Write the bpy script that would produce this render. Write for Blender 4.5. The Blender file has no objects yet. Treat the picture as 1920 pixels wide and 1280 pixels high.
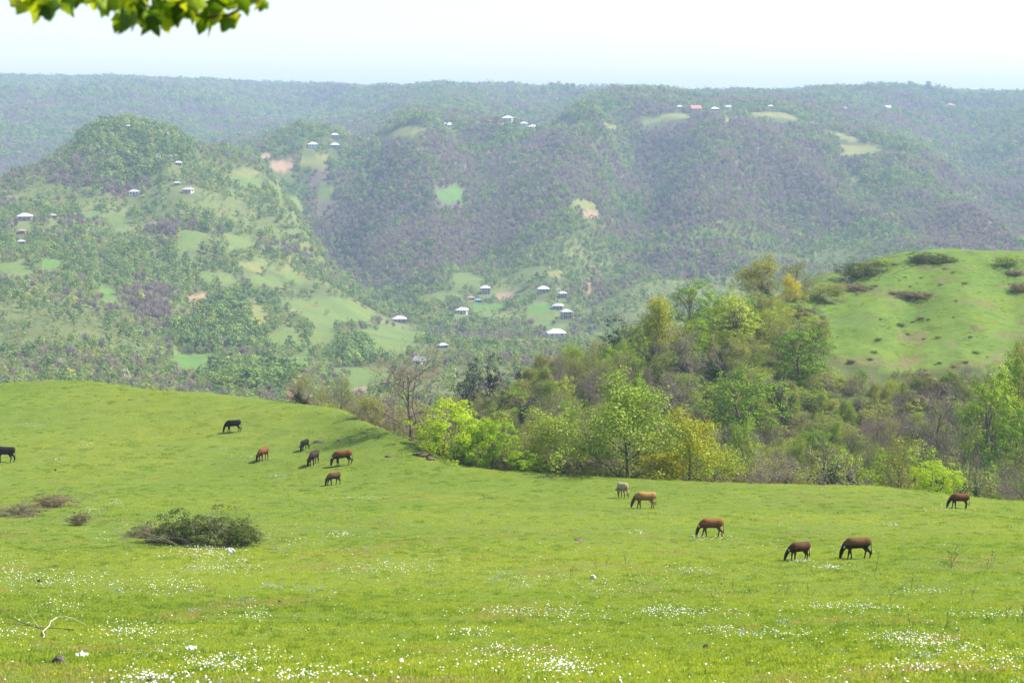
import bpy, bmesh, math, random
import numpy as np
from mathutils import Vector, Matrix

rng = np.random.default_rng(7)
random.seed(7)
scene = bpy.context.scene
COL = scene.collection
rad = math.radians

# ------------------------------------------------------------------ camera
FPX = 3200.0                       # focal length in photograph pixels (1920 wide)
PITCH = math.atan(450 / FPX)       # looking down into the valley
SP, CP = math.sin(PITCH), math.cos(PITCH)
cam_d = bpy.data.cameras.new('camera')
cam = bpy.data.objects.new('camera', cam_d)
COL.objects.link(cam)
cam.rotation_euler = (math.pi / 2 - PITCH, 0, 0)
cam_d.sensor_width = 36
cam_d.lens = 36 * FPX / 1920
cam_d.clip_start = 0.1
cam_d.clip_end = 40000
cam_d.dof.use_dof = True
cam_d.dof.focus_distance = 190
cam_d.dof.aperture_fstop = 4.5
scene.camera = cam

# ------------------------------------------------------------------ sky and sun
SUN_EL, SUN_AZ = rad(50), rad(78)          # azimuth clockwise from the view direction
world = bpy.data.worlds.new('World')
scene.world = world
world.use_nodes = True
wn = world.node_tree.nodes
wl = world.node_tree.links
sky = wn.new('ShaderNodeTexSky')
sky.sky_type = 'NISHITA'
sky.sun_disc = False
sky.sun_elevation = SUN_EL
sky.sun_rotation = SUN_AZ
sky.altitude = 300
sky.air_density = 1.0
sky.dust_density = 1.2
sky.ozone_density = 1.0
bg = wn['Background']
bg.inputs['Strength'].default_value = 0.125
wl.new(sky.outputs[0], bg.inputs['Color'])
sun_d = bpy.data.lights.new('sun', 'SUN')
sun_d.energy = 5.0
sun_d.angle = rad(0.53)
sun_d.color = (1.0, 0.95, 0.86)
sun = bpy.data.objects.new('sun', sun_d)
COL.objects.link(sun)
sdir = Vector((math.sin(SUN_AZ) * math.cos(SUN_EL), math.cos(SUN_AZ) * math.cos(SUN_EL), math.sin(SUN_EL)))
sun.rotation_euler = sdir.to_track_quat('Z', 'Y').to_euler()
sun.location = sdir * 300
vs = scene.view_settings
vs.view_transform = 'Standard'
vs.look = 'None'
vs.gamma = 1
vs.use_curve_mapping = False
vs.exposure = 0.95
cy = scene.cycles
cy.max_bounces = 5
cy.diffuse_bounces = 2
cy.glossy_bounces = 1
cy.transmission_bounces = 3
cy.transparent_max_bounces = 4
cy.volume_bounces = 2
cy.caustics_reflective = False
cy.caustics_refractive = False
cy.use_denoising = True
cy.sample_clamp_indirect = 4

# ------------------------------------------------------------------ helpers
def tag(o, label=None, cat=None, group=None, kind=None):
    if label: o['label'] = label
    if cat: o['category'] = cat
    if group: o['group'] = group
    if kind: o['kind'] = kind
    return o

def mesh_np(name, V, faces, smooth=False):
    me = bpy.data.meshes.new(name)
    me.from_pydata([tuple(v) for v in V] if not isinstance(V, list) else V, [], faces)
    if smooth:
        me.polygons.foreach_set('use_smooth', [True] * len(me.polygons))
    return me

def link(name, me, mat=None, parent=None):
    o = bpy.data.objects.new(name, me)
    COL.objects.link(o)
    if mat is not None and me is not None and not me.materials:
        me.materials.append(mat)
    if parent is not None:
        o.parent = parent
    return o

def empty(name, loc=(0, 0, 0), rz=0.0, sc=1.0):
    o = bpy.data.objects.new(name, None)
    COL.objects.link(o)
    o.empty_display_size = 0.3
    o.location = loc
    o.rotation_euler = (0, 0, rz)
    o.scale = (sc, sc, sc) if not hasattr(sc, '__len__') else sc
    return o

def ray(px, py):
    u = (np.asarray(px, float) - 960) / FPX
    v = (640 - np.asarray(py, float)) / FPX
    return u, CP + v * SP, -SP + v * CP

def pix(px, py, Y):
    u, a, b = ray(px, py)
    k = Y / a
    return np.stack([u * k, Y + 0 * k, b * k], -1)

# value noise / fbm on world coordinates
def vnoise(x, y, seed=0):
    xi = np.floor(x).astype(np.int64); yi = np.floor(y).astype(np.int64)
    fx = x - xi; fy = y - yi
    fx = fx * fx * fx * (fx * (fx * 6 - 15) + 10); fy = fy * fy * fy * (fy * (fy * 6 - 15) + 10)
    def h(a, b):
        n = (a * 374761393 + b * 668265263 + seed * 974711) & 0xFFFFFFFF
        n = ((n ^ (n >> 13)) * 1274126177) & 0xFFFFFFFF
        return ((n ^ (n >> 16)) & 0xFFFF) / 65535.0
    return (h(xi, yi) * (1 - fx) + h(xi + 1, yi) * fx) * (1 - fy) + (h(xi, yi + 1) * (1 - fx) + h(xi + 1, yi + 1) * fx) * fy

def fbm(x, y, oct=4, seed=0):
    s = 0; a = 0.5
    for i in range(oct):
        s = s + a * (vnoise(x * 2 ** i + 17.3 * i, y * 2 ** i - 9.1 * i, seed + i) - 0.5)
        a *= 0.5
    return s * 2

def tps_fit(P, z, lam=1e-4):
    P = np.asarray(P, float); n = len(P)
    d = np.sqrt(((P[:, None] - P[None]) ** 2).sum(-1)) + 1e-12
    K = d * d * np.log(d) + lam * np.eye(n)
    Q = np.c_[np.ones(n), P]
    A = np.block([[K, Q], [Q.T, np.zeros((3, 3))]])
    w = np.linalg.solve(A, np.r_[z, 0, 0, 0])
    def f(a, b):
        a = np.asarray(a, float); b = np.asarray(b, float)
        out = w[n] + w[n + 1] * a + w[n + 2] * b
        for i in range(n):
            d2 = (a - P[i, 0]) ** 2 + (b - P[i, 1]) ** 2 + 1e-20
            out = out + w[i] * 0.5 * d2 * np.log(d2)
        return out
    return f

# ------------------------------------------------------------------ ground: survey points
PROF_Y = [-60, -20, 0, 10, 28, 50, 75, 107, 139, 160, 200, 235, 300]
PROF_Z = [12, 3, -1.7, -4.3, -9.5, -15.6, -21.9, -28.6, -33.2, -35.7, -37.6, -39.2, -42]
EDGE = [(-700, 728, 236), (-300, 724, 234), (0, 720, 230), (130, 716, 224), (300, 733, 214), (430, 741, 207), (540, 748, 204),
        (640, 768, 196), (700, 795, 186), (760, 822, 178), (800, 850, 172), (870, 877, 168), (960, 889, 166), (1050, 894, 164),
        (1200, 903, 161), (1400, 912, 158), (1540, 916, 157), (1640, 917, 157), (1760, 930, 155), (1860, 940, 154),
        (1920, 943, 154), (2200, 960, 152), (2700, 975, 150)]
EP = np.array([pix(*e) for e in EDGE])
E_S = EP[:, 0] / EP[:, 1]
_res, _pts = [], []
for p in EP:
    _pts.append((p[0] / 60, p[1] / 60)); _res.append(p[2] + 0.85 - np.interp(p[1], PROF_Y, PROF_Z))
for yy in (-40, 10, 30, 60, 100, 130):
    for ss in (-0.5, -0.2, 0, 0.2, 0.5):
        _pts.append((ss * (yy + 60) / 60, yy / 60)); _res.append(0.0)
for px, py, Y in [(480, 802, 188), (300, 800, 190), (620, 815, 184)]:
    p = pix(px, py, Y); _pts.append((p[0] / 60, p[1] / 60)); _res.append(p[2] - np.interp(Y, PROF_Y, PROF_Z))
_mres = tps_fit(_pts, _res, 1e-3)
_py = np.linspace(-60, 300, 400); _pz = np.interp(_py, PROF_Y, PROF_Z)
_k = np.hanning(41); _k /= _k.sum()
_pz = np.convolve(np.r_[np.full(20, _pz[0]) + np.arange(-20, 0) * (_pz[1] - _pz[0]), _pz, np.full(20, _pz[-1])], _k, 'valid')

def meadow_z(X, Y):
    z = np.interp(Y, _py, _pz) + _mres(X / 60, np.minimum(Y, 250) / 60)
    z = z + 0.55 * fbm(X / 34, Y / 34, 3, 3) * np.clip((Y - 20) / 60, 0, 1) + 0.16 * fbm(X / 7, Y / 7, 3, 5)
    # old terracettes trodden along the slope
    z = z + 0.09 * np.sin((Y + 0.25 * X + 9 * fbm(X / 30, Y / 30, 2, 8)) / 2.9) * np.clip(fbm(X / 25, Y / 25, 2, 12) * 2, 0, 1)
    return z

FAR = [  # (px, py, distance): wooded spur and pasture
    (1540, 525, 392), (1680, 493, 400), (1800, 489, 402), (1920, 491, 404), (2150, 500, 404), (2500, 530, 400),
    (1560, 600, 360), (1700, 600, 364), (1900, 600, 366), (2150, 610, 366), (1600, 680, 335), (1760, 685, 336), (1920, 690, 336), (2200, 700, 336),
    (1500, 800, 300), (1700, 800, 300), (1900, 830, 290), (2200, 840, 290), (1450, 565, 372), (1300, 645, 335), (1200, 690, 322),
    (1100, 722, 312), (950, 752, 300), (800, 785, 283), (700, 815, 270), (1400, 700, 320), (1300, 780, 296), (1100, 830, 270),
    # left hill block
    (240, 238, 1650), (180, 243, 1640), (310, 262, 1620), (130, 285, 1600), (60, 322, 1560), (0, 340, 1520), (-200, 390, 1480),
    (360, 290, 1580), (430, 305, 1620), (500, 305, 1750), (240, 330, 1500), (150, 370, 1420), (0, 420, 1300), (300, 400, 1370),
    (0, 500, 1110), (-300, 500, 1150), (0, 600, 930), (0, 700, 780), (-300, 650, 850), (150, 470, 1220), (300, 480, 1230), (450, 450, 1330),
    (150, 560, 1020), (330, 560, 1080), (470, 520, 1220), (560, 500, 1330), (620, 540, 1290), (690, 592, 1200), (530, 600, 1090),
    (200, 660, 860), (360, 660, 960), (500, 650, 1000), (600, 650, 1030), (330, 715, 800), (500, 725, 800), (640, 740, 760), (600, 700, 880),
    (480, 380, 1480), (545, 390, 1480),
    # valley with the lower hamlet
    (750, 600, 1290), (720, 660, 1010), (850, 640, 1080), (1040, 640, 1050), (900, 690, 850), (1100, 660, 980), (900, 570, 1400), (1050, 560, 1420),
    (950, 520, 1540), (1100, 500, 1600), (1200, 540, 1450), (800, 560, 1430), (1300, 520, 1560), (1500, 480, 1680),
    # gully between the left block and the central ridge
    (560, 345, 2000), (590, 420, 1860), (640, 490, 1730), (720, 550, 1560),
    # central ridge
    (560, 286, 2100), (630, 264, 2160), (740, 240, 2220), (840, 234, 2230), (945, 216, 2280), (1000, 226, 2200), (1130, 233, 2260),
    (1200, 216, 2420), (1300, 205, 2500), (1440, 205, 2500), (1540, 236, 2400), (1640, 278, 2250), (1740, 338, 2060), (1830, 395, 1920),
    (700, 330, 2010), (850, 310, 2050), (950, 310, 1980), (1050, 310, 1920), (700, 430, 1780), (850, 420, 1800), (980, 400, 1720), (1080, 385, 1720),
    (900, 480, 1640), (1170, 300, 2240), (1180, 380, 2080), (1190, 460, 1870), (1300, 300, 2080), (1420, 300, 2090), (1300, 400, 1800), (1450, 400, 1880),
    (1560, 330, 2080), (1600, 420, 1860), (1650, 450, 1760), (1750, 430, 1860), (1700, 480, 1650),
    # right-hand valley side
    (1800, 325, 2600), (1920, 268, 2750), (1860, 400, 2150), (1920, 370, 2300), (1920, 470, 1750), (2150, 240, 2700), (2150, 400, 2000), (2400, 300, 2300),
    # plateau and far ridges
    (700, 200, 3500), (400, 300, 2500), (300, 230, 3300), (0, 300, 2700), (150, 260, 3000), (500, 230, 3300), (620, 235, 2900), (-300, 260, 2900), (-300, 180, 4000),
    (0, 155, 4500), (200, 157, 4500), (400, 163, 4500), (600, 169, 4600), (800, 173, 4700), (1000, 173, 4700), (1150, 179, 4900), (1300, 181, 5100),
    (1450, 179, 5200), (1560, 176, 5200), (1700, 176, 5100), (1880, 184, 4800), (2150, 182, 4700), (-300, 152, 4500), (100, 200, 3800),
    (900, 195, 3500), (1100, 196, 3600), (1300, 196, 3500), (1500, 195, 3600), (1500, 199, 3000), (1700, 200, 3400), (1650, 235, 2850), (1850, 210, 3600), (1100, 204, 2900),
]
HID = [  # hidden ground: (px direction, distance, height)
    (300, 262, -58), (0, 270, -60), (-400, 280, -60), (600, 235, -58), (760, 214, -58), (960, 202, -58), (1200, 196, -58), (1450, 192, -58), (1700, 190, -58), (1920, 188, -58), (2400, 188, -58),
    (960, 235, -61), (1200, 232, -63), (1450, 230, -63), (1700, 228, -63), (1950, 226, -62), (2400, 230, -62),
    (0, 420, -86), (300, 420, -88), (600, 400, -84), (-500, 420, -84), (0, 560, -104), (350, 560, -108), (650, 520, -104),
    (1000, 430, -84), (1200, 460, -84), (1400, 520, -90), (1600, 560, -86), (1900, 580, -80), (2400, 580, -80),
    (900, 600, -122), (1200, 650, -128), (1500, 720, -140), (1900, 760, -140), (2400, 800, -140), (1300, 900, -160), (1600, 1100, -175), (1900, 1200, -175), (2300, 1200, -150),
    (1500, 1400, -170), (1800, 1500, -150),
    (200, 2000, -110), (0, 2000, -130), (-300, 2000, -120), (400, 2050, -100), (200, 2500, -140), (0, 2350, -140), (650, 2500, -70), (1000, 2700, -50), (300, 2650, -110),
    (0, 6500, 30), (960, 6500, 0), (1920, 6500, -20), (-600, 6500, 30), (2500, 6500, 0), (0, 9500, -100), (960, 9500, -100), (1920, 9500, -100),
]
def _ab(X, Y):
    return X / Y * 7.0, np.log(Y / 200.0) * 1.35
_P, _Z = [], []
for f in FAR:
    p = pix(*f); _P.append(_ab(p[0], p[1])); _Z.append(p[2])
for px, Y, z in HID:
    _P.append(_ab((px - 960) / FPX * Y / 1.0, Y)); _Z.append(z)
_far = tps_fit(_P, np.array(_Z), 2e-4)

def far_z(X, Y):
    a, b = _ab(X, np.maximum(Y, 120))
    z = _far(a, b)
    k = np.clip((Y - 420) / 900, 0, 1)
    r = 1 - np.abs(fbm(X / 330, Y / 330, 4, 21)) * 2.2
    z = z + k * (9 * (r - 0.7) + 9 * fbm(X / 120, Y / 120, 4, 23)) + np.clip((Y - 1450) / 400, 0, 1) * np.clip((2600 - Y) / 400, 0, 1) * 28 * (0.62 - np.abs(fbm(X / 210 + 0.1 * Y / 210, Y / 900, 3, 27)) * 2.6)
    k2 = np.clip((Y - 2600) / 1200, 0, 1)
    z = z + k2 * 62 * (0.5 - np.abs(fbm(X / 430 + 0.3 + Y / 1800, Y / 1400, 3, 31)) * 2.0) * np.clip((4700 - Y) / 1000, 0.08, 1)
    k3 = np.clip((Y - 180) / 40, 0, 1) * (1 - np.clip((Y - 420) / 200, 0, 1))
    z = z + k3 * (1.5 * fbm(X / 30, Y / 30, 4, 41) + 0.5 * fbm(X / 6, Y / 6, 3, 43) + np.clip((Y - 325) / 20, 0, 1) * (0.22 * np.sin((Y + 0.35 * X + 12 * fbm(X / 25, Y / 25, 3, 45)) / 1.5) + 0.5 * fbm(X / 9, Y / 5, 3, 46)))
    return z

def H_exact(X, Y):
    s = X / np.maximum(Y, 20)
    d = Y - np.interp(s, E_S, EP[:, 1])
    drop = 0.58 * 0.5 * (np.sqrt(d * d + 9) + d)
    drop = drop * (Y > 60)
    m = meadow_z(X, Y) - drop
    return np.where((d > 0) & (Y > 120), np.maximum(m, far_z(X, Y)), m), d

NC = 481
ROWS = np.r_[np.linspace(-45, 24, 30, endpoint=False), np.geomspace(24, 245, 330, endpoint=False), np.geomspace(245, 9000, 430)]
SS = np.linspace(-0.5, 0.5, NC)
GY = np.repeat(ROWS[:, None], NC, 1)
GX = SS[None] * (GY + 60)
GZ, GD = H_exact(GX, GY)

def Hs(X, Y):
    X = np.asarray(X, float); Y = np.asarray(Y, float)
    r = np.clip(np.interp(Y, ROWS, np.arange(len(ROWS))), 0, len(ROWS) - 1.001)
    c = np.clip((X / (Y + 60) + 0.5) * (NC - 1), 0, NC - 1.001)
    ri = r.astype(int); ci = c.astype(int); fr = r - ri; fc = c - ci
    return (GZ[ri, ci] * (1 - fc) + GZ[ri, ci + 1] * fc) * (1 - fr) + (GZ[ri + 1, ci] * (1 - fc) + GZ[ri + 1, ci + 1] * fc) * fr

_MY = np.r_[np.linspace(12, 260, 1200), np.geomspace(260, 8500, 2600)]
def hit(px, py, ymin=12, back=0.0):
    """point of the ground seen at a photograph pixel"""
    u, a, b = ray(px, py)
    m = _MY[_MY >= ymin]
    z = m * (b / a); x = m * (u / a)
    below = np.nonzero(z <= Hs(x, m))[0]
    i = below[0] if len(below) else len(m) - 1
    lo, hi = m[max(i - 1, 0)], m[i]
    for _ in range(12):
        mid = 0.5 * (lo + hi)
        if mid * (b / a) <= Hs(mid * (u / a), mid): hi = mid
        else: lo = mid
    Y = hi + back
    X = hi * (u / a) * (Y / hi)
    return Vector((float(X), float(Y), float(Hs(X, Y))))

def in_poly(X, Y, poly):
    inside = np.zeros(np.shape(X), bool)
    n = len(poly); j = n - 1
    for i in range(n):
        xi, yi = poly[i]; xj, yj = poly[j]
        c = ((yi > Y) != (yj > Y)) & (X < (xj - xi) * (Y - yi) / (yj - yi + 1e-12) + xi)
        inside ^= c
        j = i
    return inside

# ------------------------------------------------------------------ land cover (as on a map; corners surveyed from the photograph)
FIELDS = [  # (tone, corners)  tone: 0 grass, 1 yellowish grass, 2 fresh green
    (1, [(560, 292), (612, 286), (606, 312), (562, 312)]), (1, [(427, 318), (480, 322), (468, 334), (432, 325)]), (0, [(427, 326), (493, 340), (486, 354), (434, 338)]),
    (1, [(513, 337), (540, 352), (530, 352), (512, 342)]), (0, [(510, 353), (547, 362), (565, 388), (520, 382)]), (0, [(590, 357), (634, 352), (622, 375), (596, 378)]),
    (0, [(205, 403), (250, 392), (236, 428), (205, 422)]), (2, [(150, 404), (198, 389), (192, 404), (158, 414)]), (0, [(345, 436), (398, 440), (378, 478), (341, 474)]),
    (0, [(416, 436), (460, 439), (475, 461), (432, 468)]), (0, [(0, 497), (60, 491), (74, 511), (20, 521), (0, 511)]), (2, [(94, 486), (128, 490), (114, 508), (92, 501)]),
    (2, [(172, 526), (197, 536), (212, 558), (183, 558)]), (0, [(375, 510), (430, 516), (449, 531), (393, 531)]), (0, [(449, 516), (521, 516), (542, 544), (480, 538)]),
    (1, [(436, 487), (494, 490), (484, 508), (446, 501)]), (0, [(526, 509), (554, 510), (579, 538), (546, 534)]), (1, [(459, 559), (480, 566), (502, 601), (476, 601)]),
    (0, [(491, 633), (520, 612), (548, 619), (580, 651), (532, 654)]), (0, [(538, 566), (587, 566), (634, 606), (618, 634), (590, 641), (572, 601)]),
    (0, [(598, 560), (660, 564), (699, 590), (691, 613), (640, 608)]), (2, [(316, 662), (360, 667), (409, 662), (394, 688), (367, 701), (336, 701)]),
    (2, [(526, 680), (588, 662), (568, 684), (546, 691)]), (0, [(664, 627), (700, 612), (733, 612), (799, 626), (788, 638), (710, 641)]),
    (2, [(885, 573), (952, 569), (934, 581), (893, 584)]), (2, [(992, 569), (1038, 569), (1034, 588), (986, 588)]), (0, [(988, 597), (1042, 589), (1031, 608), (999, 611)]),
    (1, [(1025, 513), (1061, 509), (1051, 524), (1026, 524)]), (0, [(838, 517), (884, 512), (902, 527), (850, 541)]), (0, [(690, 640), (790, 640), (770, 660), (700, 668)]),
    (1, [(670, 267), (740, 243), (797, 243), (830, 247), (780, 260), (720, 268)]), (1, [(833, 244), (874, 241), (857, 251)]), 
     (1, [(1128, 222), (1184, 221), (1174, 231), (1132, 231)]), (2, [(825, 357), (857, 346), (875, 360), (868, 378), (826, 378)]),
    (1, [(1069, 377), (1108, 377), (1119, 388), (1082, 388)]), (1, [(1348, 220), (1384, 217), (1381, 228), (1356, 233)]), (1, [(1535, 241), (1580, 249), (1624, 268), (1580, 261)]),
    (1, [(1583, 272), (1628, 269), (1653, 281), (1608, 294), (1583, 291)]), (0, [(1462, 252), (1492, 267), (1480, 266)]), (1, [(1595, 326), (1619, 333), (1607, 345)]),
    (1, [(1200, 222), (1290, 214), (1290, 222), (1210, 230)]), (1, [(1390, 214), (1470, 212), (1530, 236), (1440, 222)]), (0, [(640, 690), (720, 690), (690, 740), (640, 745)]),
    (0, [(780, 560), (850, 545), (880, 560), (800, 575)]), (0, [(1020, 612), (1070, 605), (1060, 625), (1020, 622)]),
]
SOILS = [[(500, 300), (556, 292), (550, 311), (510, 316)], [(350, 557), (391, 546), (391, 558), (360, 564)], [(546, 578), (562, 586), (556, 594), (545, 588)],
         [(928, 550), (968, 543), (961, 561), (929, 561)], [(1083, 392), (1124, 396), (1121, 411), (1099, 408)], [(1466, 188), (1534, 188), (1534, 191), (1466, 192)],
         [(484, 290), (512, 285), (508, 297), (486, 296)], [(1101, 525), (1109, 525), (1110, 550), (1102, 550)], [(1040, 232), (1075, 228), (1068, 234), (1042, 236)],
         [(955, 638), (1012, 634), (1012, 639), (952, 645)], [(660, 728), (740, 704), (742, 709), (664, 735)], [(538, 746), (590, 742), (590, 752), (540, 754)]]
BARE = [[(575, 405), (640, 335), (740, 292), (850, 272), (940, 272), (1060, 252), (1090, 282), (1130, 360), (1000, 385), (950, 420), (880, 480), (800, 540), (700, 555), (640, 500), (590, 450)],
        [(1150, 300), (1200, 258), (1300, 236), (1420, 232), (1500, 290), (1560, 330), (1600, 400), (1560, 450), (1400, 425), (1280, 440), (1200, 400)],
        [(60, 325), (150, 292), (200, 320), (240, 370), (150, 380), (60, 352)], [(1780, 400), (1920, 335), (2100, 330), (2100, 480), (1780, 482)],
        [(1240, 480), (1400, 460), (1320, 520), (1240, 520)], [(235, 590), (330, 515), (390, 560), (320, 610)],
        [(290, 440), (340, 420), (400, 425), (420, 432), (330, 470)]]
GREEN = [[(140, 275), (170, 245), (200, 235), (280, 235), (350, 278), (300, 290), (180, 292)], [(310, 622), (350, 600), (420, 560), (480, 620), (480, 662), (330, 655)],
         [(390, 690), (530, 690), (580, 735), (560, 745), (405, 738)], [(850, 285), (960, 235), (1040, 240), (980, 272), (900, 292)], [(300, 285), (370, 275), (360, 300), (290, 330), (150, 345), (200, 300)],
         [(640, 640), (700, 640), (690, 680), (640, 690)]]
def world_poly(c):
    return [tuple(hit(x, y, 420)[:2]) for x, y in c]
FIELDS_W = [(t, world_poly(c)) for t, c in FIELDS]
SOILS_W = [world_poly(c) for c in SOILS]
BARE_W = [world_poly(c) for c in BARE]
GREEN_W = [world_poly(c) for c in GREEN]

def landcover(X, Y):
    """0 wood/scrub, 1..3 fields, 4 soil, 5 bare wood, 6 green wood"""
    c = np.zeros(np.shape(X), int)
    wx = X + 10 * fbm(X / 40, Y / 40, 3, 61); wy = Y + 9 * fbm(X / 40 + 5, Y / 40, 3, 62)
    for p in BARE_W:
        bx = X + 60 * fbm(X / 110, Y / 110, 3, 63); by = Y + 40 * fbm(X / 110 + 3, Y / 110, 3, 64)
        c[in_poly(bx, by, p)] = 5
    for p in GREEN_W: c[in_poly(wx, wy, p)] = 6
    for t, p in FIELDS_W: c[in_poly(wx, wy, p)] = 1 + t
    for p in SOILS_W: c[in_poly(X, Y, p)] = 4
    return c

# ------------------------------------------------------------------ materials
def new_mat(name):
    m = bpy.data.materials.new(name)
    m.use_nodes = True
    nt = m.node_tree
    return m, nt, nt.nodes['Principled BSDF'], nt.nodes['Material Output']

def N(nt, t, **kw):
    n = nt.nodes.new(t)
    for k, v in kw.items(): setattr(n, k, v)
    return n

def noise(nt, vec, scale, detail=4, rough=0.55):
    n = N(nt, 'ShaderNodeTexNoise')
    n.inputs['Scale'].default_value = scale
    n.inputs['Detail'].default_value = detail
    n.inputs['Roughness'].default_value = rough
    if vec is not None: nt.links.new(vec, n.inputs['Vector'])
    return n.outputs['Fac']

def ramp(nt, fac, stops):
    r = N(nt, 'ShaderNodeValToRGB')
    el = r.color_ramp.elements
    while len(el) < len(stops): el.new(0.5)
    for e, (p, c) in zip(el, stops):
        e.position = p
        e.color = (c, c, c, 1) if not hasattr(c, '__len__') else (*c, 1)
    nt.links.new(fac, r.inputs['Fac'])
    return r.outputs['Color']

def mixc(nt, a, b, fac, mode='MIX'):
    m = N(nt, 'ShaderNodeMix', data_type='RGBA', blend_type=mode)
    for s, v in ((m.inputs[6], a), (m.inputs[7], b), (m.inputs[0], fac)):
        if isinstance(v, (int, float)): s.default_value = v
        elif isinstance(v, tuple): s.default_value = (*v, 1)
        else: nt.links.new(v, s)
    return m.outputs[2]

def bump(nt, h, strength, dist, bsdf):
    b = N(nt, 'ShaderNodeBump')
    b.inputs['Strength'].default_value = strength
    b.inputs['Distance'].default_value = dist
    nt.links.new(h, b.inputs['Height'])
    nt.links.new(b.outputs['Normal'], bsdf.inputs['Normal'])

def plain(name, col, rough=0.8, var=0.25, scale=3.0, metal=0.0):
    m, nt, b, out = new_mat(name)
    tc = N(nt, 'ShaderNodeTexCoord').outputs['Object']
    f = noise(nt, tc, scale, 5)
    c = mixc(nt, tuple(x * (1 - var) for x in col), tuple(min(1, x * (1 + var)) for x in col), f)
    nt.links.new(c, b.inputs['Base Color'])
    b.inputs['Roughness'].default_value = rough
    b.inputs['Metallic'].default_value = metal
    b.inputs['Specular IOR Level'].default_value = 0.25
    return m

def leaf_mat(name, cols, trans=0.4, instancer=False, spec=0.12, tint=0.25):
    """leaf cards: diffuse + light passing through the leaf; colour varies leaf by leaf and tree by tree"""
    m, nt, b, out = new_mat(name)
    geo = N(nt, 'ShaderNodeNewGeometry')
    if instancer:
        at = N(nt, 'ShaderNodeAttribute', attribute_type='INSTANCER', attribute_name='tint')
        c = at.outputs['Color']
        lv = ramp(nt, geo.outputs['Random Per Island'], [(0, 0.75), (1, 1.25)])
        c = mixc(nt, c, lv, 1.0, 'MULTIPLY')
    else:
        c = ramp(nt, geo.outputs['Random Per Island'], [(i / (len(cols) - 1), k) for i, k in enumerate(cols)])
        oi = N(nt, 'ShaderNodeObjectInfo')
        lv = ramp(nt, oi.outputs['Random'], [(0, (1 - tint, 1 - tint * 0.7, 1 - tint)), (0.5, (1, 1, 1)), (1, (1 + tint, 1 + tint * 0.5, 1 - tint * 0.3))])
        c = mixc(nt, c, lv, 1.0, 'MULTIPLY')
    nt.links.new(c, b.inputs['Base Color'])
    b.inputs['Roughness'].default_value = 0.6
    b.inputs['Specular IOR Level'].default_value = spec
    if trans > 0:
        t = N(nt, 'ShaderNodeBsdfTranslucent')
        c2 = mixc(nt, c, (1.25, 1.2, 0.55), 1.0, 'MULTIPLY')
        nt.links.new(c2, t.inputs['Color'])
        mx = N(nt, 'ShaderNodeMixShader')
        mx.inputs[0].default_value = trans
        nt.links.new(b.outputs[0], mx.inputs[1]); nt.links.new(t.outputs[0], mx.inputs[2])
        nt.links.new(mx.outputs[0], out.inputs['Surface'])
    return m

# ground material: land-cover colour times turf / litter variation
def ground_mat():
    m, nt, b, out = new_mat('turf_and_earth')
    tc = N(nt, 'ShaderNodeTexCoord').outputs['Object']
    at = N(nt, 'ShaderNodeAttribute', attribute_type='GEOMETRY', attribute_name='land')
    base, mead = at.outputs['Color'], at.outputs['Alpha']
    n1 = noise(nt, tc, 0.035, 5, 0.6)
    n2 = noise(nt, tc, 0.45, 5, 0.65)
    n3 = noise(nt, tc, 5.0, 4, 0.7)
    c = mixc(nt, base, ramp(nt, n1, [(0.3, (0.80, 0.88, 0.9)), (0.5, (1, 1, 1)), (0.72, (1.22, 1.08, 0.95))]), 1.0, 'MULTIPLY')
    c = mixc(nt, c, ramp(nt, n2, [(0.28, (0.72, 0.78, 0.8)), (0.5, (1, 1, 1)), (0.75, (1.2, 1.12, 1.0))]), 1.0, 'MULTIPLY')
    c = mixc(nt, c, ramp(nt, n3, [(0.25, (0.6, 0.66, 0.6)), (0.5, (1, 1, 1)), (0.8, (1.3, 1.25, 1.1))]), 1.0, 'MULTIPLY')
    # worn brown spots in the turf
    n4 = noise(nt, tc, 0.22, 6, 0.7)
    worn = ramp(nt, n4, [(0.66, 0.0), (0.76, 0.55)])
    wm = N(nt, 'ShaderNodeMath', operation='MULTIPLY')
    nt.links.new(worn, wm.inputs[0]); nt.links.new(mead, wm.inputs[1])
    c = mixc(nt, c, (0.135, 0.115, 0.055), wm.outputs[0])
    nt.links.new(c, b.inputs['Base Color'])
    b.inputs['Roughness'].default_value = 0.95
    b.inputs['Specular IOR Level'].default_value = 0.08
    bump(nt, n3, 0.7, 0.12, b)
    return m

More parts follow.
